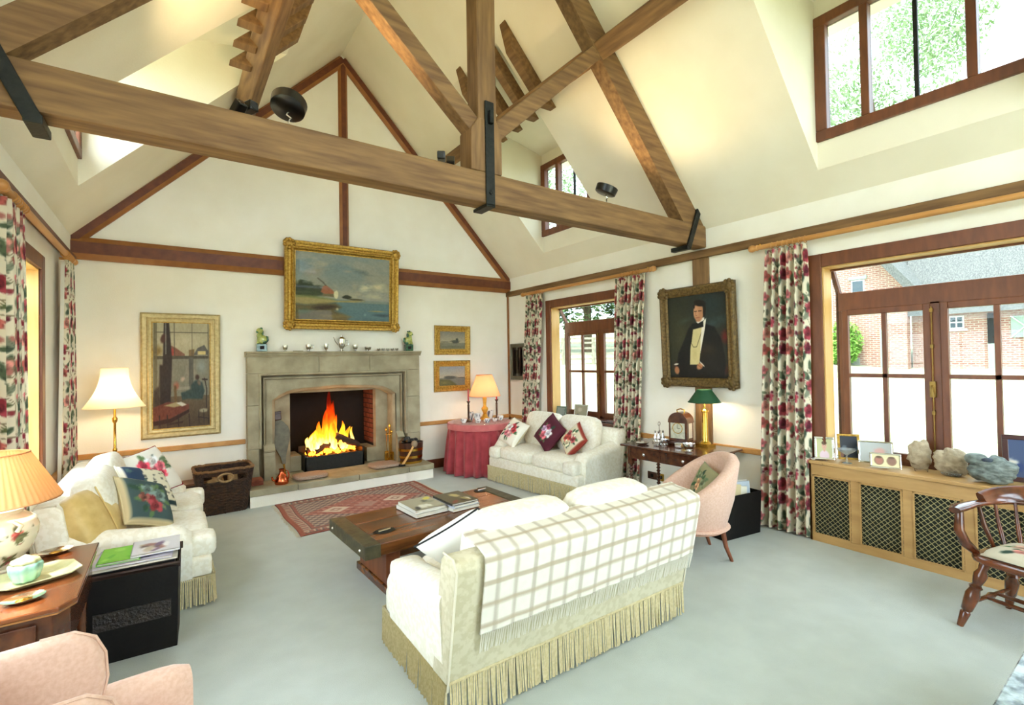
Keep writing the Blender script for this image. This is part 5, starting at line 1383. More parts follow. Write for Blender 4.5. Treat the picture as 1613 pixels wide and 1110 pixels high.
# bracket clock
ck = thing('bracket_clock', 'dark arched bracket clock with silvered dial on the desk', 'clock', (-.34, -3.76, DZ+.001), R(-90+8))
pr = lambda w, z0, zs: [(-w,z0),(-w,zs)]+[(-w*math.cos(PI*k/12), zs+w*.95*math.sin(PI*k/12)) for k in range(1,12)]+[(w,zs),(w,z0)]
MB().prism(pr(.105,.045,.25), 'y', -.075, .075).build('case', mah, ck, bevel=.004)
MB().box(-.13,.13,-.095,.095,.012,.045).box(-.12,.12,-.085,.085,.0,.012).build('base', mah, ck, bevel=.005)
MB().prism(pr(.112,.24,.25), 'y', -.08, .08).build('hood_mould', mah, ck, bevel=.003)
MB().prism(pr(.082,.075,.25), 'y', -.079, -.0765).build('dial_plate', M_('silvered_dial', (176,176,150), (206,204,182), 26, .35, metal=.4), ck)
MB().tube([(.055*math.cos(2*PI*k/24), -.0805, .185+.055*math.sin(2*PI*k/24)) for k in range(24)], .004, 5, closed=True).build('chapter_ring', brass, ck)
MB().box(-.002,.002,-.083,-.081,.185,.228).box(0,.03,-.083,-.081,.183,.187).build('hands', iron, ck)
for s in (-1, 1): MB().box(s*.106-.002,s*.106+.002,-.035,.04,.08,.24).build('side_window', M_('pale_fret', (196,186,166), None, rough=.3), ck)
MB().tube([(-.04,0,.35),(-.045,0,.375),(0,0,.39),(.045,0,.375),(.04,0,.35)], .007, 6).build('carry_handle', brass, ck, smooth=60)
# brass column lamp with green shade
t = thing('desk_lamp', 'brass column desk lamp with dark green shade under the portrait', 'lamp', (-.24, -3.985, DZ+.001))
MB().box(-.075,.075,-.075,.075,0,.03).lathe([(.06,.03),(.05,.045),(.036,.055),(.033,.07),(.031,.36),(.040,.365),(.040,.385),(.02,.395),(.012,.41),(.012,.46)], seg=24).build('column', brass, t, smooth=40)
gs, nt_, N_, L_, P_ = nodes('green_card_shade'); P_.inputs['Base Color'].default_value = lin((24,74,44)); P_.inputs['Roughness'].default_value = .6
shade(t, .165, .47, .075, .60, gs, 0); bulb(t, .50, 7)
def sil_box(x, y, w, d, h, lab, rz=0):
    t = thing('silver_box', lab, 'box', (x, y, DZ+.001), rz, 'silver boxes on the desk')
    MB().box(-w/2,w/2,-d/2,d/2,.004,h*.7).build('body', silver, t, bevel=.004); MB().box(-w/2-.003,w/2+.003,-d/2-.003,d/2+.003,h*.7,h).build('lid', silver, t, bevel=.006)
    for sx in (-1,1):
        for sy in (-1,1): MB().ball((sx*(w/2-.01), sy*(d/2-.01), .005), .006, seg=6, rings=4).build('foot', silver, t)
sil_box(-.59, -3.64, .09, .06, .055, 'small square silver box nearest the middle of the desk front', .3); sil_box(-.50, -3.86, .10, .07, .05, 'silver box in front of the bracket clock', .1)
silv(-.50, .055, .035, 'plain silver beaker behind the silver boxes on the desk', y=-3.66, z=DZ+.001, grp='silver on the desk'); silv(-.62, .07, .055, 'round glass-and-silver bowl at the near end of the desk', 'silver_bowl', 'bowl', y=-4.05, z=DZ+.001, grp='silver on the desk')
t = thing('silver_dish', 'shallow oval silver dish at the far end of the desk', 'dish', (-.64, -3.48, DZ+.001)); MB().lathe([(1e-4,.004),(.04,.004),(.06,.02),(.064,.022),(.05,.008),(1e-4,.006)], seg=20, sx=1.3).build('dish', silver, t, smooth=50)
t = thing('cruet_stand', 'tall silver cruet stand left of the bracket clock', 'cruet', (-.38, -3.50, DZ+.001))
MB().box(-.07,.07,-.05,.05,.005,.02).build('tray', silver, t, bevel=.005); MB().tube([(0,0,.02),(0,0,.19)], .005, 6).build('stem', silver, t, smooth=60); MB().tube([(.02*math.cos(2*PI*k/12),0,.205+.02*math.sin(2*PI*k/12)) for k in range(12)], .004, 5, closed=True).build('ring_handle', silver, t)
for x, y in ((-.04,-.02),(.04,-.02),(-.04,.025),(.04,.025)): MB().lathe([(.018,.02),(.02,.06),(.01,.085),(.008,.11),(.012,.12),(1e-4,.135)], (x,y,0), 10).build('bottle', silver, t, smooth=50)
for i, y in enumerate((-3.09, -3.22)):
    t = thing('wall_socket', ('dark double wall socket' if i == 0 else 'small brass wall socket')+' low on the right wall behind the desk', 'socket', (0, y, .23)); MB().box(-.012,0,-(.07 if i == 0 else .042),(.07 if i == 0 else .042),-.045,.045).build('plate', wood_d if i == 0 else brass, t, bevel=.004)
    MB().box(-.016,-.011,-.02,.02,-.02,.02).build('switch', soot, t, bevel=.003)

# pink tub chair
pink = M_('pink_weave', (208,170,148), (218,184,164), 70, .9, sheen=.2, spec=.2)
tc_ = thing('tub_chair', 'pink upholstered tub chair drawn up by the desk', 'chair', (-1.22, -4.50, 0), R(240))
def tub(u, v):   # u around the back from -120..120 deg, v up
    a = R(-128+256*u); return a
secs = []
n = 30
for i in range(n+1):
    u = i/n; a = R(-118+236*u)           # 0 = back (+y)
    k = math.cos(a/1.35); top = .50+.36*max(0, k)**1.1 if abs(a) < 2 else .5
    top = .55+.31*max(0, math.cos(a*.72))**1.3
    sec = []
    for (r, z) in ((.235,.30),(.275,.30)): pass
    flare = .05*(top-.3)
    ro, ri = .29, .225
    pts = [(ri,.30),(ri+flare,top-.04),(ri+.01+flare*1.3,top-.005),(ri+.035+flare*1.6,top+.006),(ro+flare*2.2,top-.01),(ro+.012+flare*2.2,top-.04),(ro+flare,.5),(ro-.035,.28),(ro-.05,.265),(ri-.0,.27)]
    for r, z in pts: sec.append((r*math.sin(a)*.98, r*math.cos(a)*1.04, z))
    secs.append(sec)
MB().loft(secs).build('back', pink, tc_, smooth=60)
MB().soft((0,-.03,.385), (.46,.50,.15), 4.5, 8, bulge=(0,0,.15)).build('seat_cushion', pink, tc_, smooth=180)
MB().lathe([(.245,.235),(.25,.27),(.24,.30)], seg=28).box(-.2,.2,-.27,-.1,.24,.31).build('seat_rail', M_('pink_rail', (198,152,128), None, rough=.9), tc_, smooth=40)
legm = M_('reddish_beech', (120,66,40), (140,82,52), 10, .4)
for sx in (-1, 1):
    for sy in (-1, 1): MB().tube([(sx*.16, sy*.17, .26), (sx*.175, sy*.19, .12), (sx*.185, sy*.235, .0)], [.024,.018,.014], 8).build('leg', legm, tc_, smooth=50)
MB().lathe([(.285,.262),(.292,.268),(.285,.274)], seg=32).build('piping', pink, tc_, smooth=60)
pillow('green-grey floral cushion inside the pink tub chair', (.30,.30), .10, bouquet((150,146,110), 4, [(196,150,110),(110,120,90)], .5, 44), (-1.13, -4.55, .60), eul(R(24), R(10), R(240)), back=(150,150,120))['group'] = 'cushion on the tub chair'

# black bin of papers
blk = M_('black_leather', (8,7,7), (16,14,13), 20, .55, bump=.1, spec=.25)
t = thing('paper_bin', 'black leather bin of papers beside the floral curtain', 'bin', (-.50, -4.42, 0), R(-8))
b = MB()
def wallsl(b, w0, d0, w1, d1, h, th=.012):
    for (sx, sy) in ((1,0),(-1,0),(0,1),(0,-1)):
        pass
    o = [(-w0/2,-d0/2,0),(w0/2,-d0/2,0),(w0/2,d0/2,0),(-w0/2,d0/2,0),(-w1/2,-d1/2,h),(w1/2,-d1/2,h),(w1/2,d1/2,h),(-w1/2,d1/2,h)]
    i = [(x*(1-2*th/w0) if True else x, y*(1-2*th/d0), z+(th if z == 0 else 0)) for x, y, z in o]
    b.add(o+i, [(3,2,1,0),(0,1,5,4),(1,2,6,5),(2,3,7,6),(3,0,4,7),(8,9,10,11),(9,8,12,13),(10,9,13,14),(11,10,14,15),(8,11,15,12),(4,5,13,12),(5,6,14,13),(6,7,15,14),(7,4,12,15)]); return b
wallsl(b, .50, .24, .52, .27, .40).build('bin', blk, t, bevel=.004)
prng = random.Random(8)
pcols = [(214,196,150),(196,170,120),(150,160,120),(226,220,200),(120,140,110),(206,186,140),(180,190,200),(230,226,214)]
for i in range(8):
    x = -.2+.055*i
    tt = thing('folder', '%s sheaf of papers in the black bin, number %s from its left end' % (('buff','tan','sage','white','green','manila','blue-grey','cream')[i], ('one','two','three','four','five','six','seven','eight')[i]), 'papers', (0,0,0), 0, 'papers in the black bin')
    tt.location = (-.50+x*.62, -4.42-x*.09+.07*((i % 3)-1), .02); tt.rotation_euler = (R(prng.uniform(-6,6)), R(prng.uniform(-8,8)), R(-8+prng.uniform(-14,14)))
    MB().box(-.10,.10,-.008,.008,.0,.44+prng.uniform(-.02,.05)).build('sheets', M_('paper', pcols[i], None, rough=.8), tt)
    
# ---------------------------------------------------------------- radiator cover under the big window
rc = thing('radiator_cover', 'pale oak radiator cover with brass lattice grilles under the big window', 'radiator cover', (0, 0, 0))
y_end, y_start = -7.25, -4.945
MB().box(-.105, .262, y_end, -5.065, .70, .73).box(-.105, -.024, -5.065, y_start, .70, .73).build('shelf_top', ashw, rc, bevel=.006)
grl = M_('brassy_lattice', (176,164,116), (196,186,140), 20, .35, metal=.6)
xs0 = -.090
bays = [(-4.975-.365*i-.0, -5.275-.365*i) for i in range(6)]
lat = MB()
edges = [y_start]
b = MB().box(xs0, -.060, y_end, y_start, .60, .70).box(xs0, -.060, y_end, y_start, 0, .065).box(xs0, -.024, y_start-.02, y_start, 0, .70)
b.build('rail', ashw, rc, bevel=.003)
prev = y_start
for (ya, yb_) in bays:
    MB().box(xs0, -.060, ya, prev, .065, .60).build('stile', ashw, rc, bevel=.003); prev = yb_
    # moulded edge of the panel
    MB().box(xs0-.006, xs0+.001, ya-.014, ya, .065, .60).box(xs0-.006, xs0+.001, yb_, yb_+.014, .065, .60).box(xs0-.006, xs0+.001, yb_, ya, .586, .60).box(xs0-.006, xs0+.001, yb_, ya, .065, .079).build('panel_moulding', ashw, rc, bevel=.002)
    g_ = MB(); w = ya-yb_; h = .535; p = .042
    k = -int(h/p)-1
    z0 = .065
    while k*p < w:
        for sgn in (1, -1):
            # line y = c + s*z
            c = k*p; a0 = max(0, -c); a1 = min(h, w-c)
            if a1 > a0+.005:
                y0_, y1_ = c+a0, c+a1
                if sgn > 0: P0, P1 = (xs0+.012, ya-y0_, z0+a0), (xs0+.012, ya-y1_, z0+a1)
                else: P0, P1 = (xs0+.015, yb_+y0_, z0+a0), (xs0+.015, yb_+y1_, z0+a1)
                g_.beam(P0, P1, .0042, .0025, up=(1,0,0))
        k += 1
    go = g_.build('lattice', grl, rc, fixn=False); go['kind'] = 'stuff'
MB().box(xs0, -.060, y_end, prev, .065, .60).build('stile', ashw, rc, bevel=.003)
MB().box(-.045, -.035, y_end, y_start-.02, .02, .68).build('backing', M_('dark_cavity_shade', (34,40,34), (46,52,44), 30, .9), rc)  # dark sheet stands in for the shade inside the cover
RZ = .7305
def pframe(lab, x, y, w, h, rz, fm, fn, tilt=R(12), bw=.02, name='photo_frame', grp='photographs on the radiator cover', z=RZ):
    t = thing(name, lab, 'photo frame', (x, y, z+.012), rz, grp); t.rotation_euler = (Matrix.Rotation(rz,3,'Z') @ Matrix.Rotation(-tilt,3,'X')).to_euler()
    MB().box(-w/2,w/2,-.012,0,0,bw).box(-w/2,w/2,-.012,0,h-bw,h).box(-w/2,-w/2+bw,-.012,0,bw,h-bw).box(w/2-bw,w/2,-.012,0,bw,h-bw).build('frame', fm, t, bevel=.004)
    n = 44; b = MB(); b.grid(lambda u, v: ((u-.5)*(w-2*bw), -.006, bw+v*(h-2*bw)), n, n); o = b.build('photograph', paperP, t, fixn=False)
    U, V = np.meshgrid(np.linspace(0,1,n), np.linspace(0,1,n)); paint_obj(o, fn(U.ravel(), V.ravel()))
    MB().box(-w/2+.006,w/2-.006,-.004,0,.006,h-.006).build('back_board', blk, t)
    MB().beam((0,.002,h*.6), (0,.09,.0), .04, .004).build('strut', blk, t)
    return t
def head(bgc, hair, skin, top, cx=.5):
    def fn(u, v):
        cv = Cv(u, v, bgc); cv.ell(cx, .12, .34, .30, top, 0, .2); cv.ell(cx, .62, .17, .22, skin, 0, .2); cv.ell(cx, .78, .19, .12, hair, 0, .25); cv.ell(cx, .4, .08, .1, skin, 0, .3); cv.ell(cx,.55,.05,.015,[c*.7 for c in skin],0,.5)
        for s in (-.07,.07): cv.ell(cx+s,.65,.025,.015,(70,50,44),0,.5)
        return cv.c
    return fn
def scene_(base, blobs, seed):
    def fn(u, v):
        cv = Cv(u, v, base); rng = random.Random(seed)
        for c in blobs: cv.ell(rng.random(), rng.uniform(.1,.7), rng.uniform(.1,.25), rng.uniform(.1,.25), c, rng.uniform(0,3), .4, 1, .5, seed)
        return cv.c
    return fn
rzF = R(-90+18)
pframe('silver-framed photo of a person in a pink shirt beside the curtain', -.045, -5.06, .155, .205, R(-64), silver, head((186,186,140),(92,72,56),(206,160,140),(214,190,200)), bw=.018)
pframe('gold-framed dark photo behind the tall glass dish', .11, -5.20, .17, .23, R(-60), gold, scene_((40,44,54),[(90,100,110),(150,110,90),(60,70,80)],3), bw=.02)
pframe('clear glass photo frame behind the double portrait frame', .12, -5.40, .25, .19, R(-64), silver, scene_((180,184,180),[(200,160,150),(120,130,130),(90,100,104),(214,216,210)],5), bw=.014)
def twoheads(u, v):
    cv = Cv(u, v, (222,212,170)); 
    for x, c in ((.27,(176,120,104)),(.73,(140,106,92))): cv.ell(x,.5,.19,.40,(150,120,96),0,.1); cv.ell(x,.5,.15,.33,c,0,.2); cv.ell(x,.78,.14,.12,(110,88,70),0,.4)
    return cv.c
pframe('silver frame with two oval portraits at the front edge of the radiator cover', -.05, -5.52, .21, .125, R(-70), silver, twoheads, bw=.014, tilt=R(16))
pframe('large dark-framed photograph at the right behind the stone sculpture', .19, -6.36, .36, .34, R(-75), M_('burgundy_frame', (62,30,30), None, rough=.3), scene_((60,76,110),[(30,34,44),(20,24,30),(200,196,186),(40,60,110),(90,90,96)],9), bw=.035)
gl2 = M_('clear_crystal', (240,246,246), None, rough=.03, spec=.6); gl2.node_tree.nodes['Principled BSDF'].inputs['Transmission Weight'].default_value = .85
t = thing('glass_compote', 'stemmed cut-glass dish between the small photo frames', 'glass dish', (.0, -5.22, RZ+.001)); MB().lathe([(1e-4,0),(.04,0),(.04,.004),(.008,.012),(.007,.07),(.02,.08),(.06,.105),(.075,.125),(.07,.125),(.05,.105),(1e-4,.085)], seg=24).build('bowl', gl2, t, smooth=50)
t = thing('china_saucer', 'tiny white china dish at the curtain end of the radiator cover', 'dish', (-.065, -4.975, RZ+.001)); MB().lathe([(1e-4,.003),(.015,0),(.028,.015),(.03,.018),(.02,.006),(1e-4,.005)], seg=18).build('dish', M_('white_china2', (236,234,226), None, rough=.2), t, smooth=50)
rockm = M_('pale_fossil_rock', (150,134,108), (186,170,142), 22, .9, bump=.8, bscale=50)
def rock(name, lab, x, y, w, d, h, mt, seed, cat='stone', stand=None):
    t = thing(name, lab, cat, (x, y, RZ), R(-70), 'stones on the radiator cover')
    z0 = .015 if stand else 0
    b = MB().soft((0,0,h/2+z0), (w,d,h), 2.6, 10); rng = np.random.RandomState(seed)
    a = np.array(b.v); nrm = (a-a.mean(0)); 
    f = 1+.5*(fbm(a[:,0]*22+seed, a[:,2]*22, seed)-.47)+.5*(fbm(a[:,1]*40+3, a[:,2]*46+a[:,0]*30, seed+5)-.47)
    a = a.mean(0)+nrm*f[:,None]; a[:,2] = np.maximum(a[:,2], .002); b.v = [tuple(p) for p in a]
    b.build('stone', mt, t, smooth=180)
    if stand == 'glass': MB().lathe([(.05,.0),(.06,.006),(.075,.03),(.07,.03),(.05,.012),(1e-4,.010)], seg=20).build('glass_stand', gl2, t, smooth=50)
    if stand == 'wire':
        for s in (-1,1): MB().tube([(s*.04,-.05,.0),(s*.04,-.02,.02),(s*.04,.03,.015)], .003, 5).build('wire_foot', silver, t)
    return t
rock('fossil_stone', 'upright pale fossil stone on a small wire stand', .14, -5.70, .15, .09, .235, rockm, 2, stand='wire'); rock('fossil_stone', 'rounded pale fossil stone on a clear glass stand', .11, -5.90, .20, .11, .20, rockm, 5, stand='glass')
bird = M_('grey_serpentine', (84,92,88), (126,136,130), 26, .6, bump=.5, bscale=40, stretch=(1,1,2))
t = rock('stone_sculpture', 'grey carved stone bird sculpture at the right of the radiator cover', .04, -6.15, .26, .17, .19, bird, 8, 'sculpture')
MB().soft((-.09,.0,.17), (.13,.10,.085), 2.5, 7).build('carved_head', bird, t, smooth=180); MB().ball((-.035,-.055,.175), .025, 1.4, .6, .7).build('carved_hollow', M_('dark_slate', (52,62,76), None, rough=.5), t, smooth=60)
# photos on the far window sill, behind the window sofa
pframe('small green-framed photograph on the far window sill', .06, -1.30, .19, .15, R(-80), M_('green_mount', (90,110,96), None, rough=.4), scene_((140,150,140),[(90,110,120)],2), z=.80)
pframe('silver-framed photograph on the far window sill behind the sofa', .08, -1.72, .25, .20, R(-80), silver, scene_((150,144,120),[(100,96,84),(180,170,150)],4), z=.80, bw=.015)
tag(MB().box(.0,.24,-2.45,-2.05,.80,.825).build('letter_tray', mah, bevel=.004), 'dark flat wooden tray on the far window sill', 'tray')

# ---------------------------------------------------------------- captain's chair at the right edge
cc = thing('captains_chair', 'polished dark captain\'s chair with a needlepoint seat by the radiator cover', 'chair', (-.70, -6.48, 0), R(-90-14))
chm = M_('polished_yew', (74,34,16), (116,60,30), 9, .18, coat=.4, detail=5)
b = MB().soft((0,0,.425), (.54,.50,.05), 4, 9); b.build('seat', chm, cc, smooth=180)
pr = [(.016,0),(.02,.03),(.026,.09),(.020,.10),(.028,.11),(.034,.17),(.036,.21),(.026,.245),(.034,.26),(.022,.275),(.030,.31),(.034,.34),(.022,.37),(.026,.40),(.018,.425)]
for sx in (-1, 1):
    for sy in (-1, 1):
        foot = Vector((sx*.275, sy*.27, 0)); top = Vector((sx*.185, sy*.165, .41)); d = (top-foot)
        Mx = Matrix.Translation(foot) @ d.to_track_quat('Z', 'Y').to_matrix().to_4x4(); sc = d.length/.425
        MB().lathe([(r, z*sc) for r, z in pr], seg=16, M=Mx).build('leg', chm, cc, smooth=50)
def stret(a, c):
    a = Vector(a); c = Vector(c); m = a.lerp(c, .5); MB().tube([a, a.lerp(c,.2), a.lerp(c,.42), m, a.lerp(c,.58), a.lerp(c,.8), c], [.010,.013,.013,.021,.013,.013,.010], 10).build('stretcher', chm, cc, smooth=50)
for s in (-1, 1): stret((s*.24,-.23,.15),(s*.24,.23,.15))
stret((-.24,-.06,.15),(.24,-.06,.15)); stret((-.24,.06,.15),(.24,.06,.15))
# bow arm: horseshoe open to the front
pts = []; rr = []
for i in range(29):
    a = R(-200+220*i/28+0)+0; 
arm = [(-.30,-.24,0.702),(-.315,-.16,0.707),(-.31,-.04,0.712),(-.29,.10,0.717),(-.235,.215,0.722),(-.12,.285,0.727),(0,.305,0.729),(.12,.285,0.727),(.235,.215,0.722),(.29,.10,0.717),(.31,-.04,0.712),(.315,-.16,0.707),(.30,-.24,0.702)]
b = MB(); secs = []
for i, p in enumerate(arm):
    p = Vector(p); q0 = Vector(arm[max(0,i-1)]); q1 = Vector(arm[min(len(arm)-1,i+1)]); d = (q1-q0).normalized(); sd = d.cross(Vector((0,0,1))).normalized()
    w = .036 if 0 < i < len(arm)-1 else .030
    if i in (1, len(arm)-2): w = .05
    secs.append([tuple(p+sd*(w*math.cos(2*PI*k/12))+Vector((0,0,.019*math.sin(2*PI*k/12)))) for k in range(12)])
b.loft(secs).build('arm_bow', chm, cc, smooth=60)
secs = []
for i in range(17):
    a = R(-84+168*i/16); e = math.cos(a*.95); top = .735+.10*max(0,e)**.5
    r0 = .29
    x, y = r0*1.0*math.sin(a), r0*math.cos(a)+.015
    nx, ny = math.sin(a), math.cos(a)
    secs.append([(x-nx*.02, y-ny*.02, .725),(x+nx*.022, y+ny*.022, .725),(x+nx*.032, y+ny*.032, .74),(x+nx*.04, y+ny*.04, top-.01),(x+nx*.03, y+ny*.03, top),(x+nx*.0, y+ny*.0, top-.012)])
MB().loft(secs).build('crest_rail', chm, cc, smooth=60)
for i in range(7):
    a = R(-66+22*i); x, y = .285*math.sin(a), .285*math.cos(a)
    MB().tube([(x*.75, y*.75-.01, .44),(x*.85,y*.85,.52),(x*.93,y*.93,.60),(x,y,.72)], [.009,.014,.011,.009], 8).build('spindle', chm, cc, smooth=50)
for s in (-1, 1): 
    MB().tube([(s*.25,-.13,.44),(s*.275,-.19,.50),(s*.295,-.21,.58),(s*.30,-.19,.69)], [.022,.03,.028,.022], 10).build('arm_support', chm, cc, smooth=50)
    MB().tube([(s*.24,.05,.44),(s*.28,.03,.58),(s*.30,.02,.70)], [.011,.016,.011], 8).build('spindle', chm, cc, smooth=50)
b = MB(); nn = 40; o = None
sq = thing('seat_pad', 'cream needlepoint pad with pink flowers on the captain\'s chair', 'cushion', (-.70, -6.48, .452), R(-90-14))
b.grid(lambda u, v: ((u-.5)*.42*(1-.1*abs(2*v-1)**6), (v-.5)*.40*(1-.1*abs(2*u-1)**6), .004+.045*((1-(2*u-1)**4)*(1-(2*v-1)**4))**.5), nn, nn); o = b.build('cover', pillowP, sq, smooth=180, fixn=False)
U, V = np.meshgrid(np.linspace(-1,1,nn), np.linspace(-1,1,nn)); paint_obj(o, bouquet((206,198,178), 6, [(190,120,110),(160,110,96),(176,140,120)], .55, 50, leafy=14)(U.ravel(), V.ravel()))
MB().box(-.2,.2,-.19,.19,-.002,.006).build('base', pillowP, sq) and paint_obj(bpy.data.objects[[o_.name for o_ in sq.children if o_.name.startswith('base')][0]], np.tile(np.array([200,190,170.]), (8,1)))

# silver-patterned glass-topped table corner at the lower right
st = thing('glass_table', 'corner of a low table under patterned silvery glass at the lower right', 'table', (-2.22, -7.16, 0), R(0))
sv = M_('silvery_patterned_glass', (84,92,90), (170,180,178), 16, .2, metal=.3, bump=.15, bscale=24, lo=.4, hi=.6)
MB().box(-.70,.62,-.6,.55,.48,.50).build('glass_top', sv, st, bevel=.006); MB().box(-.705,.625,-.605,.555,.46,.48).build('rim', M_('grey_rim', (70,74,70), None, rough=.4), st, bevel=.004)
for sx in (-.63,.55):
    for sy in (-.53,.48): MB().box(sx-.025,sx+.025,sy-.025,sy+.025,0,.46).build('leg', iron, st, bevel=.004)
# ---------------------------------------------------------------- left side: floor lamp, basket, side table, lamp, chest, wing chair
t = thing('floor_lamp', 'brass floor lamp with white bell shade behind the left sofa', 'lamp', (-5.38, -.45, 0))
MB().lathe([(.13,0),(.135,.015),(.10,.03),(.04,.05),(.018,.08),(.014,.12),(.014,.80),(.02,.81),(.02,.83),(.013,.84),(.011,1.10),(.022,1.12),(.024,1.15),(.012,1.17),(.010,1.36)], seg=18).build('stand', brass, t, smooth=40)
shade(t, .26, 1.27, .115, 1.68, Mshade('white_silk', (250,240,214), .45), 0, .045)
bulb(t, 1.42, 11, (1,.74,.46))

wick = M_('dark_wicker', (40,25,15), (72,46,27), 30, .7, bump=.5, bscale=60)
bk = thing('log_basket', 'dark wicker log basket standing left of the fireplace', 'basket', (-4.40, -.42, 0), R(2))
w0, d0, w1, d1, h = .44, .36, .58, .46, .50
def bpt(s_, z):       # point on the basket outline, s_ 0..1 round
    q = z/h; w = w0+(w1-w0)*q; d = d0+(d1-d0)*q
    a = 2*PI*s_; c, s = math.cos(a), math.sin(a); n = .28
    return Vector((math.copysign(abs(c)**n, c)*w/2, math.copysign(abs(s)**n, s)*d/2, z))
# woven rods
b = MB(); ns = 56
for j in range(30):
    z = .012+(h-.03)*j/29
    pts = []
    for k in range(ns):
        p = bpt(k/ns, z); nr = Vector((p.x, p.y, 0)).normalized(); p += nr*(.006 if (k+j) % 2 else -.006); pts.append(p)
    if j in (23, 24, 25, 26):
        for seg in (range(0, 39), range(45, ns+1)):
            q = [pts[k % ns] for k in seg]; b.tube(q, .0095, 5)
    else: b.tube(pts, .0095, 5, closed=True)
o = b.build('weave', wick, bk, smooth=60); o['kind'] = 'stuff'
b = MB()
for k in range(28):
    b.tube([bpt(k/28, .0), bpt(k/28, .38 if k in (20,21,22) else h)], .008, 5)
o = b.build('stakes', wick, bk, smooth=60); o['kind'] = 'stuff'
b = MB(); b.tube([bpt(k/60, h)+Vector((0,0,.006*math.sin(k*2.1))) for k in range(60)], .016, 7, closed=True); b.build('rim', M_('wicker_rim', (104,70,38), (134,96,56), 40, .6, bump=.5), bk, smooth=60)
p0 = bpt(.75, .415)
b = MB(); b.tube([(p0.x+.075*math.cos(2*PI*k/20), p0.y-.012, .415+.045*math.sin(2*PI*k/20)) for k in range(20)], .012, 6, closed=True); b.build('handle_hole', M_('wicker_pale', (150,120,80), (176,144,100), 40, .6), bk, smooth=60)
MB().box(-.2,.2,-.16,.16,.005,.02).build('bottom', wick, bk)
lgm = M_('split_log', (176,144,100), (120,84,50), 9, .85, stretch=(1,1,.4))
for i, (x, y, a, lab) in enumerate(((-.12,.02,10,'split log at the left in the wicker basket'),(.02,.06,-14,'pale split log standing up in the middle of the wicker basket'),(.10,-.04,6,'short split log at the right in the wicker basket'),(.0,-.08,22,'split log leaning at the front of the wicker basket'))):
    t = MB().lathe([(.055,0),(.06,.02),(.055,.36+.05*(i == 1)),(.05,.37+.05*(i == 1))], seg=7).build('firewood_log', lgm, smooth=30)
    t.location = (-4.40+x, -.42+y, .03); t.rotation_euler = (R(a*.4), R(a), i); tag(t, lab, 'log', 'logs in the wicker basket')
bx_ = thing('bench_box', 'low dark wooden box against the wall behind the log basket', 'box', (-4.62, -.17, 0))
MB().box(-.22,.22,-.13,.13,.0,.30).build('body', wood_d, bx_, bevel=.006); MB().box(-.23,.23,-.14,.14,.30,.325).build('lid', M_('brown_lid', (112,72,44), (136,92,58), 8, .4), bx_, bevel=.006)

# mahogany side table
SZ = .715
sdt = thing('side_table', 'mahogany side table with clipped corner carrying the pleated lamp', 'table', (-5.50, -3.89, 0))
sm = M_('red_mahogany', (88,44,20), (124,70,34), 6, .16, coat=.5, stretch=(1.5,.5,1), detail=5)
poly = [(-.24,.43),(.27,.43),(.27,-.35),(.22,-.43),(-.24,-.43)]
MB().prism(poly, 'z', SZ-.022, SZ).build('top', sm, sdt, bevel=.005)
MB().prism([(p[0]*.99, p[1]*.99) for p in poly], 'z', SZ-.03, SZ-.023).build('edge_band', M_('boxwood_line', (150,100,50), None, rough=.3), sdt)
MB().prism([(p[0]*.90, p[1]*.92) for p in poly], 'z', SZ-.22, SZ-.03).build('frieze', mah, sdt, bevel=.004)
d_ = MB().box(-.15,.15,-.412,-.398,SZ-.20,SZ-.06).build('drawer', mah, sdt, bevel=.004); MB().ball((0,-.42,SZ-.13), .016).build('knob', brass, d_, smooth=60)
for x in (-.20,.20):
    for y in (-.36,.36): MB().lathe([(.014,0),(.018,.05),(.022,.30),(.026,.48),(.03,.50)], (x,y,0), 12).build('leg', mah, sdt, smooth=50)
MB().box(-.19,.19,-.34,.34,.14,.16).build('shelf', mah, sdt, bevel=.004)
tag(MB().soft((-5.52,-3.9,.24), (.24,.34,.16), 3, 6).build('fabric_bag', M_('pale_print_bag', (186,170,150), (120,70,60), 9, .9), smooth=180), 'pale patterned bag on the shelf under the side table', 'bag')

# ginger-jar lamp with pleated shade
lp = thing('table_lamp', 'large china jar lamp with pleated tan shade on the side table', 'lamp', (-5.60, -3.66, SZ+.001))
pr = [(.085,0),(.09,.012),(.082,.02),(.10,.05),(.135,.10),(.155,.16),(.158,.20),(.145,.24),(.115,.265),(.10,.275),(.105,.29),(.118,.298),(.11,.302),(.08,.30)]
b = MB().lathe(pr, seg=40); o = b.build('jar', chinaP, lp, smooth=50)
a = np.array([tuple(v.co) for v in o.data.vertices]); 
b2 = MB(); b2.grid(lambda u, v: (0,0,0), 2, 2)
# finer painted belly
prf = [(np.interp(z, [p[1] for p in pr[2:9]], [p[0] for p in pr[2:9]])+.0008, z) for z in np.linspace(.022,.262,40)]
b = MB(); sg = 120
for r, z in prf:
    for k in range(sg): b.v.append((r*math.cos(2*PI*k/sg), r*math.sin(2*PI*k/sg), z))
b.f = [(i*sg+k, i*sg+(k+1) % sg, (i+1)*sg+(k+1) % sg, (i+1)*sg+k) for i in range(len(prf)-1) for k in range(sg)]
ob = b.build('painted_belly', chinaP, lp, smooth=180, fixn=False)
uu = np.tile(np.arange(sg)*(.95/sg), len(prf)); vv = np.repeat(np.array([p[1] for p in prf]), sg)
cv = Cv(uu, vv, (226,214,186)); rng = random.Random(9)
for i in range(9):
    x, z = rng.uniform(.03,.92), rng.uniform(.05,.2); rose(cv, x, z, .022, rng.choice([(170,70,60),(186,110,96),(140,60,66)]), rng)
    for k in range(4): leaf(cv, x, z, .045, rng.uniform(0,6.28), (120,116,80))
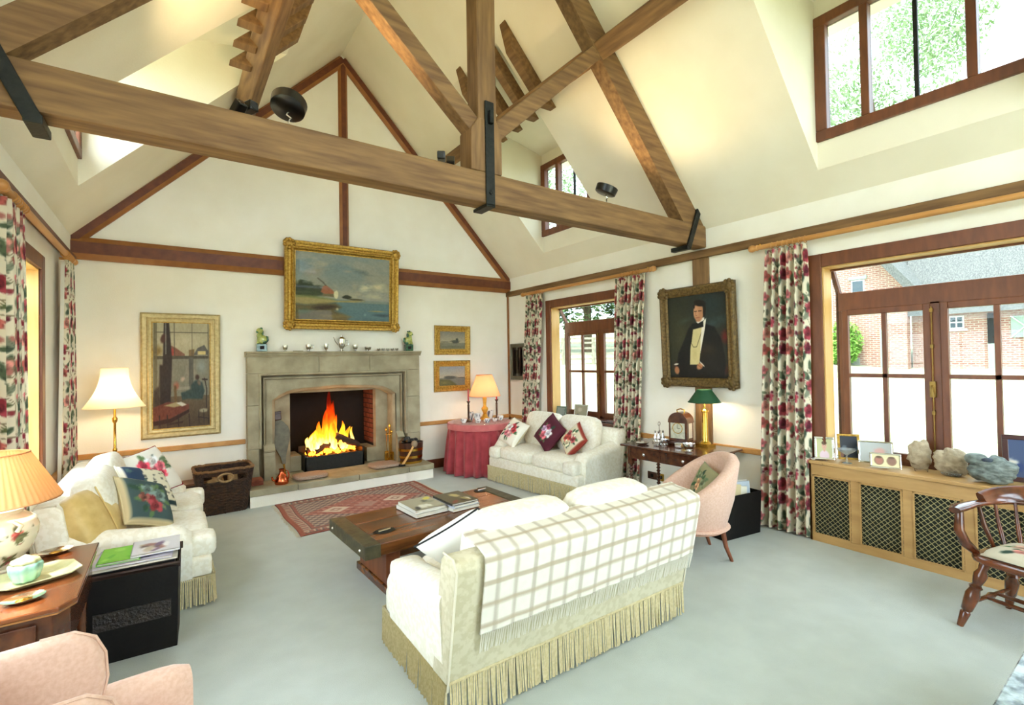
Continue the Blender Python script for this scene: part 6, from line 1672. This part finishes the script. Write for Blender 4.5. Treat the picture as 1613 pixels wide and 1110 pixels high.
for i in range(26): cv.ell(rng.uniform(0,.95), rng.uniform(.03,.25), .008, .006, rng.choice([(150,80,70),(110,110,84)]), rng.uniform(0,3), .5)
paint_obj(ob, cv.c); paint_obj(o, np.tile(np.array([226,214,186.]), (len(o.data.vertices),1)))
for s in (-1, 1): MB().tube([(s*.12*.7,-.12*.7-.02,.25),(s*.13*.7+.03*s,-.15,.235),(s*.14*.75,-.145,.21)], .010, 6).build('lug', M_('china_lug', (222,206,176), None, rough=.2), lp, smooth=60)
MB().lathe([(.05,.30),(.012,.31),(.012,.40)], seg=12).build('stem', brass, lp, smooth=40)
plt = Mshade('pleated_tan_silk', (190,146,100), .42)
shade(lp, .245, .335, .125, .565, plt, 60); bulb(lp, .43, 3)

# octagonal plate with cabbage pot, two oval dishes
gpl = M_('sage_glaze', (176,178,128), (196,196,150), 16, .25, coat=.3)
t = thing('octagonal_plate', 'sage green octagonal plate on the side table', 'plate', (-5.42, -3.90, SZ+.001), R(20))
oct_ = lambda w, d, c: [(-w+c,-d),(w-c,-d),(w,-d+c),(w,d-c),(w-c,d),(-w+c,d),(-w,d-c),(-w,-d+c)]
b = MB(); secs = [[(x,y,z) for x,y in oct_(w,d,c)] for w,d,c,z in ((.10,.075,.04,.002),(.125,.095,.045,.004),(.155,.12,.05,.022),(.155,.12,.05,.027),(.122,.092,.045,.010),(.10,.07,.04,.008))]
b.loft(secs).build('plate', gpl, t, smooth=25)
t = thing('cabbage_pot', 'blue-green fluted china pot on the octagonal plate', 'pot', (-5.445, -3.93, SZ+.012), 0)
MB().lathe([(.035,0),(.045,.01),(.056,.05),(.058,.075),(.05,.085)], seg=48, rip=lambda a, z: 1+.06*math.cos(8*a)).build('body', M_('blue_green_glaze', (116,160,140), (140,176,150), 20, .25, coat=.3), t, smooth=180)
MB().lathe([(.052,.084),(.045,.10),(.02,.108),(.012,.115),(1e-4,.12)], seg=48, rip=lambda a, z: 1+.06*math.cos(8*a)).build('lid', gpl, t, smooth=180)
for (x, y, lab) in ((-5.40, -3.53, 'oval silver dish at the far end of the side table'), (-5.41, -4.16, 'oval silver dish at the near end of the side table')):
    t = thing('silver_coaster', lab, 'dish', (x, y, SZ+.001), R(15), 'silver dishes on the side table')
    MB().lathe([(1e-4,.006),(.03,.006),(.05,.014),(.056,.016),(.052,.011),(.035,.001),(1e-4,.001)], seg=28, sx=1.25).build('dish', silver, t, smooth=50)
    MB().lathe([(1e-4,.011),(.018,.009),(.022,.0065)], seg=16, sx=1.25).build('boss', brass, t, smooth=50)

# black magazine chest
mc = thing('magazine_chest', 'black flared wooden magazine chest beside the left sofa arm', 'chest', (-5.075, -3.27, 0), R(-3))
b = MB(); wallsl(b, .42, .30, .44, .36, .50); b.build('body', blk, mc, bevel=.004)
MB().box(-.18,.18,-.175,-.165,.20,.30).build('carved_panel', M_('carved_black', (22,18,16), (44,34,28), 26, .4, bump=1, bscale=70), mc)
MB().prism([(-.17,.48),(-.20,.515),(-.19,.525),(-.16,.49)], 'x', -.23, .23).build('flared_lip', M_('dark_lip', (44,26,20), None, rough=.4), mc, bevel=.004)
MB().prism([(.17,.48),(.20,.515),(.19,.525),(.16,.49)], 'x', -.23, .23).build('flared_lip', M_('dark_lip', (44,26,20), None, rough=.4), mc, bevel=.004)
MB().box(-.20,.20,-.16,.16,.47,.525).build('tray', blk, mc)
mags = [((214,206,186),[(120,110,90),(160,150,120)],'faded magazine at the bottom of the pile on the black chest'), ((206,200,214),[(120,110,160),(90,90,120),(226,226,230)],'lilac-covered magazine second from the bottom on the black chest'),
        ((120,190,60),[(90,170,40),(150,210,90)],'bright green magazine in the pile on the black chest'), ((206,206,210),[(150,110,100),(90,70,66),(230,228,226),(110,90,120),(180,170,150)],'top magazine with a crowded photo cover on the black chest')]
spots_ = [(-.0,.0,.42,.30,.02),(-.0,.0,.38,.29,-.03),(-.07,.005,.20,.27,.0),(.10,.0,.24,.27,.04)]
zc = .5265
for (base, bl_, lab), (x, y, w, d, rz) in zip(mags, spots_):
    book(lab, -5.075+x, -3.27+y, zc, w, d, .014, R(-3)+rz, cover(len(lab), base, bl_*2), spine=base, grp='magazines on the black chest', name='magazine'); zc += .0145

# pink wing chair, bottom left
wc = thing('wing_chair', 'pink woven wing armchair at the lower left beside the side table', 'chair', (-5.10, -5.16, 0), R(100))
# local: faces -y ; x across (local -x is the near side)
AW = .225; ATZ = .625
MB().box(-.25,.25,-.24,.26,.14,.34).build('base', pink, wc, smooth=40, bevel=.03, bseg=3)
MB().soft((0,-.07,.40), (.36,.48,.14), 5, 8, bulge=(0,0,.2)).build('seat_cushion', pink, wc, smooth=180)
MB().prism([(.15,.30),(.26,.30),(.31,.84),(.28,.86),(.22,.84)], 'x', -.20, .20).build('back', pink, wc, smooth=50, bevel=.03, bseg=3)
for s in (-1, 1):
    secs = []
    for i in range(13):
        q = i/12; y = -.30+.52*q; e = 1-max(0,(.14-q)/.14)**2*.25
        r = .062*e; cz = ATZ-.062-.015*(1-q)+.012*math.sin(PI*q); cx_ = s*AW
        sec = [(cx_-s*.05, y, .16)]+[(cx_+s*(-(r)*math.cos(PI*k/12)+.015), y, cz+r*math.sin(PI*k/12)) for k in range(13)]+[(cx_+s*.05, y, .16)]
        secs.append(sec if s < 0 else sec[::-1])
    MB().loft(secs).build('arm', pink, wc, smooth=60)
    out_ = [(.26,.50),(-.0,.54),(-.045,.60),(-.06,.68),(-.055,.76),(-.03,.82),(.02,.853),(.10,.858),(.20,.86),(.29,.86)]
    b = MB().prism(out_, 'x', s*.185 if s > 0 else -.235, s*.235 if s > 0 else -.185); b.build('wing', pink, wc, smooth=60, bevel=.024, bseg=4)
    MB().tube([(s*.212, y-.003, z) for y, z in out_[1:8]], .006, 5).build('piping', pink, wc, smooth=60)
    for y in (-.20,.22): MB().tube([(s*.20,y,.15),(s*.21,y,.08),(s*.205,y+(-.02 if y<0 else .02),0)], [.024,.02,.015], 8).build('leg', legm, wc, smooth=50)

# ---------------------------------------------------------------- lamps standing on the tie beam
TBZ = 3.1505
def uplight(x, lab, tilt, power):
    t = thing('uplighter', lab, 'lamp', (x, -3.815, TBZ), 0, 'lamps on the tie beam')
    MB().lathe([(.045,0),(.045,.012),(.01,.016)], seg=16).tube([(0,0,.01),(0,0,.06),(.015,0,.075),(-.01,0,.09),(0,0,.11)], .006, 6).build('stand', silver, t, smooth=50)
    Mh = Matrix.Translation((0,0,.15)) @ Matrix.Rotation(tilt[0], 4, 'X') @ Matrix.Rotation(tilt[1], 4, 'Y')
    MB().lathe([(1e-4,-.04),(.085,-.04),(.10,-.03),(.105,.03),(.10,.035),(.09,.02),(.085,-.02),(1e-4,-.02)], seg=28, M=Mh).build('head', blackm, t, smooth=40)
    MB().lathe([(1e-4,.0),(.08,.0),(.08,-.006),(1e-4,-.006)], seg=24, M=Mh).build('lens', Memit('halogen_lens', (255,236,190), 12), t)
    rot = (Mh.to_3x3() @ Matrix.Rotation(PI, 3, 'X')).to_euler()
    l = lamp_light(t, Mh @ Vector((0,0,.05)), power, (1,.74,.40), .06, 'SPOT', 'halogen_beam', R(130), rot)
uplight(-4.29, 'black round uplighter on the tie beam near the landscape painting', (R(-20), R(14)), 50)
uplight(-1.49, 'lit black round uplighter on the right half of the tie beam', (R(20), R(12)), 20)
def spot(x, lab, yaw, y=-3.76):
    t = thing('spotlight', lab, 'lamp', (x, y, TBZ), yaw, 'lamps on the tie beam')
    MB().box(-.035,.035,-.02,.02,0,.02).tube([(0,0,.02),(0,0,.06)], .008, 6).build('mount', blackm, t, smooth=40)
    for s in (-1, 1):
        Mh = Matrix.Translation((s*.035,0,.085+s*.02)) @ Matrix.Rotation(R(65+s*20), 4, 'X')
        MB().box(-.03,.03,-.03,.03,-.05,.05,Mh).build('head', blackm, t, bevel=.008); MB().lathe([(1e-4,.052),(.024,.052),(.024,.048)], seg=14, M=Mh).build('lens', M_('spot_glass', (60,60,60), None, rough=.1), t)
spot(-4.53, 'twin black spotlights on the tie beam beside the left purlin', R(30)); spot(-3.17, 'twin black spotlights on the tie beam by the king post', R(150))
# ---------------------------------------------------------------- outdoors
gz = lambda x, y: -.15+.06*max(0, x-.4)+.1*max(0, y)*min(1, max(0, x)/6)
lawnm = M_('sunlit_lawn', (150,152,116), (170,172,140), .8, .95, detail=6); gravel = M_('pale_gravel', (206,198,176), (222,214,194), 3, .95)
b = MB(); b.grid(lambda u, v: (-60+160*u, -60+120*v, gz(-60+160*u, -60+120*v)), 81, 61)
tag(b.build('lawn', lawnm), 'sunlit lawn rising gently outside the windows', 'lawn', kind='structure')
def wall_brick(name='brick_wall'):
    m, nt, N, L, P = nodes(name); tc = N.new('ShaderNodeTexCoord'); mp = N.new('ShaderNodeSeparateXYZ'); cb_ = N.new('ShaderNodeCombineXYZ'); br = N.new('ShaderNodeTexBrick')
    L.new(tc.outputs['Object'], mp.inputs[0]); L.new(mp.outputs['Y'], cb_.inputs['X']); L.new(mp.outputs['Z'], cb_.inputs['Y']); L.new(cb_.outputs[0], br.inputs[0])
    br.inputs['Color1'].default_value = lin((174,126,110)); br.inputs['Color2'].default_value = lin((152,102,88)); br.inputs['Mortar'].default_value = lin((186,174,158))
    br.inputs['Scale'].default_value = 1.0; br.inputs['Mortar Size'].default_value = .014; br.inputs['Brick Width'].default_value = .24; br.inputs['Row Height'].default_value = .085
    L.new(br.outputs[0], P.inputs['Base Color']); P.inputs['Roughness'].default_value = .9; return m
bw_ = wall_brick(); thatch = M_('grey_thatch', (84,86,84), (120,120,114), 30, .95, bump=.8, bscale=60, stretch=(.4,1,.4), detail=6)
whitep = M_('white_paint', (236,236,228), None, rough=.5); greenp = M_('grey_green_paint', (150,166,150), None, rough=.6); dark = M_('dark_opening', (40,40,38), None, rough=.9)
bn = thing('brick_barn', 'thatched red brick barn across the yard with gable and half-doors', 'building', (20.0, 0, 0))
g0 = 1.0
MB().prism([(-.1,g0-.5),(5.0,g0-.5),(5.0,4.2),(2.05,7.4),(-.1,4.4)], 'x', 0, .4).build('gable_wall', bw_, bn)
MB().box(.6, .9, -14, -.1, g0-.5, 3.35).build('side_wall', bw_, bn)
MB().prism([(.1,3.2),(.15,3.45),(4.2,8.4),(8.6,3.4),(8.6,3.2),(4.2,7.9)], 'y', -16, .35).build('thatched_roof', thatch, bn)
for (p, q) in (((5.5,3.7),(2.05,7.55)),((2.05,7.55),(-.5,4.0))):
    MB().beam((-.12,p[0],p[1]), (-.12,q[0],q[1]), .5, .14, up=(0,0,1)).build('barge_board', whitep, bn)
    MB().beam((4,p[0],p[1]+.15), (4,q[0],q[1]+.15), 9, .3, up=(0,0,1)).build('thatch_slope', thatch, bn)
def bwin(y0, y1, z0, z1, x, nx=2, nz=2, nm='window'):
    w = MB().box(x-.05, x+.02, y0, y1, z0, z1).build(nm, whitep, bn)
    for i in range(nx):
        for j in range(nz):
            a = y0+.05+(y1-y0-.05)/nx*i; c = z0+.05+(z1-z0-.05)/nz*j
            MB().box(x-.07, x-.045, a, a+(y1-y0-.05)/nx-.05, c, c+(z1-z0-.05)/nz-.05).build('pane', M_('dark_pane', (70,84,90), None, rough=.1), w)
bwin(1.35, 1.85, 4.15, 4.95, 0.0, 1, 1); bwin(-1.75, -1.30, 2.62, 3.12, .6)
MB().box(-.08, 0, 1.25, 1.95, 4.97, 5.12).build('window_lintel', greenp, bn)
MB().box(.52, .6, -1.85, -1.2, 2.52, 2.60).build('window_sill', whitep, bn)
MB().box(.5, .62, -2.72, -2.42, 1.9, 3.15).build('doorway', dark, bn); d_ = MB().box(.48,.56,-2.72,-2.42,1.0,2.0).build('half_door', greenp, bn)
MB().box(.5, .6, -3.8, -3.05, 2.2, 3.0).build('stable_hatch', greenp, bn)
for i in range(2): MB().beam((.48,-3.8+.75*i,2.2),(.48,-3.05-.75*i,3.0), .06, .03).build('hatch_brace', whitep, bn)
MB().box(-.08,0,.62,.82,g0-.3,2.75).build('drain_door', greenp, bn); MB().box(-.06,0,1.6,2.9,g0-.3,1.5).build('plinth_boards', M_('weathered_boards', (150,150,140), None, rough=.9), bn)
leafm = M_('bright_leaves', (104,150,52), (150,190,84), 3, .8); leafd = M_('tree_leaves', (70,98,48), (110,136,76), 1.2, .8); leafp = M_('pale_sunlit_leaves', (150,176,124), (190,206,164), 1.2, .8); bark = M_('bark', (110,92,70), (84,70,52), 12, .95)
def foliage(b, c, rad, n, s, rng):
    for i in range(n):
        while True:
            p = Vector((rng.uniform(-1,1), rng.uniform(-1,1), rng.uniform(-1,1)))
            if .25 < p.length < 1: break
        p = Vector((c[0]+p.x*rad[0], c[1]+p.y*rad[1], c[2]+p.z*rad[2]))
        a = Vector((rng.uniform(-1,1), rng.uniform(-1,1), rng.uniform(-1,1))).normalized(); d = a.orthogonal().normalized(); k = s*rng.uniform(.6,1.3)
        b.add([p-a*k, p+d*k*.45, p+a*k, p-d*k*.45], [(0,1,2,3)])
def tree(name, lab, x, y, h, crowns, n, s, mt, seed, cat='tree', grp='trees outside the windows'):
    z = gz(x, y); t = thing(name, lab, cat, (x, y, z), 0, grp); rng = random.Random(seed)
    b = MB(); b.tube([(0,0,-.2),(.05*h/10,0,h*.3),(0,.04*h/10,h*.45),(.1,0,h*.52)], [h*.03,h*.022,h*.015,h*.005], 8)
    for k in range(7):
        a = rng.uniform(0,6.28); q = rng.uniform(.2,.42); r = h*rng.uniform(.15,.25); b.tube([(0,0,h*q),(r*.5*math.cos(a), r*.5*math.sin(a), h*(q+.1)),(r*math.cos(a), r*math.sin(a), h*(q+.22))], [h*.01,h*.007,h*.003], 5)
    b.build('trunk', bark, t, smooth=60)
    b = MB()
    for (cx_, cy_, cz, rx, ry, rz_) in crowns: foliage(b, (cx_,cy_,cz), (rx,ry,rz_), n//len(crowns), s, rng)
    b.build('crown', mt, t, fixn=False)
tree('tall_tree', 'tall tree seen through the big dormer window', 31, 3.6, 24, [(0,0,17,4.5,4.5,6),(-1,2.2,14,3,3,4),(1,-2,20,3,3,4)], 15000, .17, leafp, 3)
tree('broad_tree', 'broad leafy tree nearest the rail fence outside the far window', 15, 13.5, 9, [(0,0,4.4,3.6,3.6,3.4),(2.6,-2,3.4,2.4,2.4,2.4),(-2.4,2,3.4,2.4,2.4,2.4)], 14000, .17, leafd, 5)
tree('broad_tree', 'leafy tree left of the far window view beyond the fence', 11, 19, 10, [(0,0,6,4.5,4.5,3.2),(-3,1,5,3,3,2.4)], 8000, .24, leafd, 6)
tree('broad_tree', 'leafy tree at the right of the far window view beyond the fence', 22, 11, 11, [(0,0,6.5,4.5,4.5,3.6)], 7000, .25, leafd, 7)
tree('round_bush', 'bright green climber growing on the barn wall', 19.5, 2.05, 1.6, [(0,0,1.05,.35,.75,.95),(0,.1,.6,.35,.7,.6)], 3600, .09, leafm, 8, 'bush', 'shrub by the barn')
tree('tall_tree', 'tall tree seen through the far right dormer window', 13, 16.5, 16, [(0,0,10.5,4,4,5)], 9000, .18, leafp, 9)
tree('tall_tree', 'tall tree outside the far left dormer window', -17, 6, 14, [(0,0,10,4,4,4.5)], 5000, .3, leafd, 10)
# post and rail fence
fn_ = thing('rail_fence', 'weathered wooden rail fence across the lawn outside the far window', 'fence', (0,0,0))
fm_ = M_('weathered_rails', (166,158,136), (140,132,112), 10, .9)
P0, P1 = Vector((6.4, 12.2)), Vector((16.0, 6.2))
for i in range(9):
    p = P0.lerp(P1, i/8); z = gz(p.x, p.y); MB().box(p.x-.06,p.x+.06,p.y-.06,p.y+.06,z-.2,z+1.25).build('post', fm_, fn_)
    if i < 8:
        q = P0.lerp(P1, (i+1)/8); z2 = gz(q.x, q.y)
        for h_ in (.25,.5,.75,1.0,1.2): MB().beam((p.x,p.y,z+h_),(q.x,q.y,z2+h_), .04, .09).build('rail', fm_, fn_)
